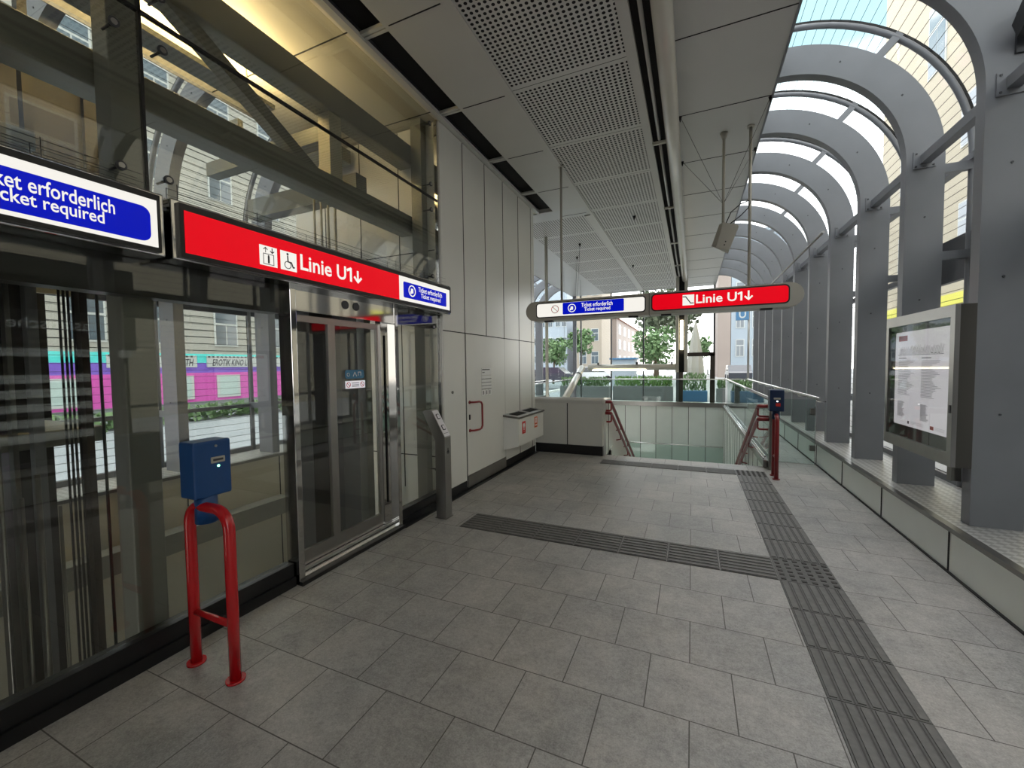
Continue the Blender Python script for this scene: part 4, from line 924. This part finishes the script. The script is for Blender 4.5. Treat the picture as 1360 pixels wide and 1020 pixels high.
planter('long grey planter with bright green plants outside the far glazing', -3.3, -.75, 19.0, 19.6, .62, 'planter_grey', 'leaf_bright', .42)
planter('grey planter with darker plants at the left outside the far glazing', -5.8, -3.5, 19.0, 19.6, .60, 'planter_grey', 'leaf', .40)
planter('blue planter box with a pale green bush behind the exit door', -.55, .62, 19.4, 20.0, .42, 'planter_blue', 'leaf', .75)
planter('grey planter with low green plants right of the exit door', .95, 2.3, 19.0, 19.6, .55, 'planter_grey', 'leaf', .35)
t = thing('parasol', 'folded cream parasol standing behind the exit door', 'parasol', (.15, 22, -.05))
b = B(); b.tube([(.15, 22, -.05), (.15, 22, 3.1)], .03, 8); build(b, 'pole', 'frame_white', t)
b = B(); P_ = []; seg = 16
for i, (z, r) in enumerate(((.75, .33), (1.4, .36), (2.2, .27), (3.0, .15), (3.55, .05), (3.62, .01))):
    P_.append([(.15+r*(1+.18*(k % 2))*math.cos(2*PI*k/seg), 22+r*(1+.18*(k % 2))*math.sin(2*PI*k/seg), z) for k in range(seg)])
b.add([v for R_ in P_ for v in R_], [(i*seg+k, i*seg+(k+1) % seg, (i+1)*seg+(k+1) % seg, (i+1)*seg+k) for i in range(5) for k in range(seg)]); build(b, 'canopy', 'canvas', t)
def building(lab, x0, x1, y0, y1, z0, z1, wall, face, wins, roof=None, name='building'):
    t = thing(name, lab, 'building', ((x0+x1)/2, (y0+y1)/2, z0))
    b = B(); b.box(x0, x1, y0, y1, z0, z1)
    build(b, 'wall', wall, t)
    if roof: b = B(); b.prism([(x0-.4, z1), (x1+.4, z1), ((x0+x1)/2, z1+roof)], 1, y0-.3, y1+.3); build(b, 'roof', 'roof', t)
    else: b = B(); b.box(x0-.2, x1+.2, y0-.2, y1+.2, z1, z1+.3); build(b, 'cornice', wall, t)
    F = {'-Y': frame('-Y', (0, y0, 0)), '+X': frame('+X', (x1, 0, 0)), '-X': frame('-X', (x0, 0, 0))}[face]
    for (u0, u1, v0, v1) in wins:
        b = B(); plate(b, F, rect(u0-.08, u1+.08, v0-.08, v1+.08), 0, .06); wdw = build(b, 'window', 'frame_white', t)
        b = B(); um = (u0+u1)/2; plate(b, F, rect(u0, um-.03, v0, v0+(v1-v0)*.62), .06, .07); plate(b, F, rect(um+.03, u1, v0, v0+(v1-v0)*.62), .06, .07); plate(b, F, rect(u0, u1, v0+(v1-v0)*.68, v1), .06, .07)
        build(b, 'pane', 'win_glass', wdw)
    return t
def grid(us, vs, w_, h_): return [(u, u+w_, v, v+h_) for u in us for v in vs]
building('peach coloured high house at the left beyond the far glazing', -15.2, -11.6, 58, 66, -.05, 15, 'facade_pale', '-Y', grid((-14.7, -13.0), (1.8, 5, 8.2, 11.4), .9, 1.6))
building('blue-white high block at the far left beyond the glazing', -27, -20.0, 70, 80, -.5, 22, 'facade_white', '-Y', grid((-26.2, -24.8, -23.4, -22, -20.9), (2, 5.2, 8.4, 11.6, 14.8, 18), .7, 1.2))
building('long pinkish house row receding in the middle distance', -17.5, -11.2, 68, 140, -.05, 9.0, 'facade_rose', '+X', [(70+5.5*i, 72+5.5*i, v, v+1.5) for i in range(12) for v in (1.5, 4.2, 6.7)], 1.5)
building('tan corner house right of the exit door', 2.7, 4.0, 53, 62, -.05, 16, 'facade_rose', '-Y', [])
building('blue-white house beside the right row of columns', 4.05, 9.5, 53, 62, -.05, 16, 'facade_white', '-Y', grid((4.6, 6.2), (2.4, 5.6, 8.8, 12), .7, 1.8))
t = building('tall cream apartment house rising right of the glass arches', 12, 18, -12, 37, -.05, 32, 'facade_cream', '-X', grid([-34, -27.6, -20.5, -13.5, -6.5, .5], (7, 12), 1.3, 2.2)+[(-31.0, -29.4, 17.2, 20.8), (-26.6, -25.2, 15.2, 18.4)])
b = B(); F = frame('-X', (12, 0, 0)); plate(b, F, rect(-36, -19, 4.4, 4.95), 0, .1); build(b, 'shop_band', 'yellow', t)
# left house with pink shop front
W = []
for i in range(-4, 9):
    for v in (2.95, 6.9, 10.9, 14.6): W.append((14.3+2.9*i, 15.4+2.9*i, v, v+1.75))
t = building('grey house with a pink shop front across the street on the left', -34, -24, -16, 52, -.5, 20, 'facade_grey', '+X', W)
F = frame('+X', (-24, 0, 0))
b = B(); plate(b, F, rect(-16, 52, -.1, 1.42), 0, .05, 0); plate(b, F, rect(-16, 52, 1.42, 1.95), 0, .05, 1); plate(b, F, rect(-16, 52, 1.95, 2.42), 0, .05, 2); plate(b, F, rect(-16, 52, -.5, -.1), 0, .06, 3); build(b, 'shop_front', ['pink', 'violet', 'cyan', 'planter_grey'], t)
b = B()
for z in [2.6+.36*i for i in range(40)]: plate(b, F, rect(-16, 52, z, z+.03), 0, .008)
build(b, 'rustication', 'joint', t)
for (u0, u1, tx, a0, a1) in ((13.75, 19.5, 'EROTIK KINO L', 14.0, 15.9), (9.6, 13.25, 'TH', 12.72, 13.1)):
    b = B(); plate(b, F, rect(u0, u1, 1.72, 2.32), .05, .12, 0)
    u = u0+.05
    while u < u1-.15: plate(b, F, rect(u, u+.1, 2.23, 2.31), .12, .13, 1); u += .22
    text(b, F, tx, a0, a1, 1.78, 2.15, .12, 1, .02, shear=.3); build(b, 'shop_sign', ['frame_white', 'ink'], t)
for u0, u1 in ((14.35, 15.35), (12.1, 12.95), (7.5, 8.7)):
    b = B(); plate(b, F, rect(u0-.12, u1+.12, .05, 1.28), .05, .12); wd = build(b, 'shop_window', 'frame_white', t); b = B(); plate(b, F, rect(u0, u1, .15, 1.18), .12, .13); build(b, 'pane', 'win_pale', wd)
t = thing('hedge', 'low green hedge between street and pink shop front', 'hedge', (-18.5, 12, -.5))
b = B()
for i in range(5200):
    p = Vector((random.uniform(-19.4, -18.2), random.uniform(-6, 34), -.45+random.random()*.55)); a = Vector((random.gauss(0, 1), random.gauss(0, 1), random.gauss(0, 1))).normalized(); bb = a.cross(Vector((.3, .5, .8))).normalized(); s = .16
    b.add([p-a*s, p+bb*s*.6, p+a*s, p-bb*s*.6], [(0, 1, 2, 3)])
o_ = build(b, 'leaves', 'leaf', t, fix=False); o_['kind'] = 'stuff'
def car(lab, x, y, z, body, s=1, ax=1):
    t = thing('car', lab, 'car', (x, y, z))
    T_ = (lambda u, v, h: (x+v, y+u, z+h)) if ax else (lambda u, v, h: (x+u, y+v, z+h))
    prof = [(-2.1, .35), (2.1, .35), (2.12, .75), (1.3, .92), (.6, 1.45), (-1.2, 1.47), (-1.9, .95), (-2.12, .85)]
    b = B(); vs = [T_(p[0]*s, sd*.85*s, p[1]*s) for sd in (-1, 1) for p in prof]; n_ = len(prof)
    b.add(vs, [tuple(range(n_)), tuple(range(2*n_-1, n_-1, -1))]+[(i, i+n_, (i+1) % n_+n_, (i+1) % n_) for i in range(n_)]); build(b, 'body', body, t)
    b = B()
    for sd in (-1, 1):
        q_ = [(-1.5, .98), (1.1, .98), (.5, 1.38), (-1.1, 1.40)]; b.add([T_(p[0]*s, sd*.86*s, p[1]*s) for p in q_]+[T_(p[0]*s, sd*.84*s, p[1]*s) for p in q_], [(0, 1, 2, 3), (7, 6, 5, 4), (0, 4, 5, 1), (1, 5, 6, 2), (2, 6, 7, 3), (3, 7, 4, 0)])
    build(b, 'side_window', 'car_glass', t)
    for u in (-1.3, 1.3):
        for sd in (-1, 1): b = B(); b.tube([T_(u*s, sd*.72*s, .33*s), T_(u*s, sd*.88*s, .33*s)], .33*s, 16); build(b, 'wheel', 'rubber', t)
car('white parked car seen low through the far glazing at left', -8.2, 38, -.05, 'car_white', 1, 0)
car('dark parked car next to the white one beyond the far glazing', -11.2, 35, -.05, 'car_dark', 1, 0)
car('dark parked car right of the exit door far outside', 3.6, 40, -.05, 'car_dark', 1, 1)
t = thing('metro_sign', 'blue square metro sign with white U on a pole at right', 'sign', (2.9, 27, -.05))
b = B(); b.tube([(2.95, 27, -.05), (2.95, 27, 4.9)], .06, 8); build(b, 'pole', 'steel_dark', t)
b = B(); F = frame('-Y', (0, 26.9, 0)); plate(b, F, rect(2.3, 2.95, 4.05, 4.75), -.2, 0); build(b, 'panel', 'planter_blue', t)
b = B(); text(b, F, 'U', 2.45, 2.8, 4.15, 4.65, 0, 0, .012); build(b, 'letter', 'frame_white', t)
t = thing('glass_shelter', 'pale blue glass kiosk beyond the planter right of centre', 'kiosk', (-3.9, 26, -.05))
b = B(); b.box(-4.6, -3.2, 26, 27.2, 0, 1.9, bev=.02); build(b, 'body', 'facade_white', t)
b = B(); b.box(-4.7, -3.1, 25.9, 27.3, 1.9, 2.0); build(b, 'roof', 'planter_blue', t)
t = thing('shop_kiosk', 'dark snack kiosk with lit shelf outside on the right, mirrored in the lift glass', 'kiosk', (6.5, 3.2, -.05))
b = B(); b.box(5.2, 8.6, -5.5, 4.6, -.05, 2.0); b.box(5.1, 8.7, -5.6, 4.7, 2.0, 3.6); build(b, 'body', 'shaft', t)  # body enlarged to block low light from the near right columns
F = frame('-X', (5.1, 0, 0)); b = B(); plate(b, F, rect(-4.6, -1.2, 1.86, 2.0), -.02, .04); build(b, 'awning_edge', 'frame_white', t)
b = B(); text(b, F, 'asiatische küche', -4.0, -2.2, 2.35, 2.55, .0, 0, .01); build(b, 'lettering', 'frame_white', t)
b = B(); F = frame('-X', (5.2, 0, 0))
for i in range(5): plate(b, F, rect(-4.0, -2.0, .35+.26*i, .5+.26*i), 0, .012)
build(b, 'shelf', 'cream_green', t)

# ------------------------------------------------------------------ interior lamps' light
def area(loc, size, sy, en, col, rot):
    ld = bpy.data.lights.new('area', 'AREA'); ld.shape = 'RECTANGLE'; ld.size = size; ld.size_y = sy; ld.energy = en; ld.color = col
    o = bpy.data.objects.new('lamp_light', ld); C.objects.link(o); o.location = loc; o.rotation_euler = rot; return o
area((-3.75, 1.9, 4.13), .14, 1.7, 48, (1, .76, .40), (PI, 0, 0))
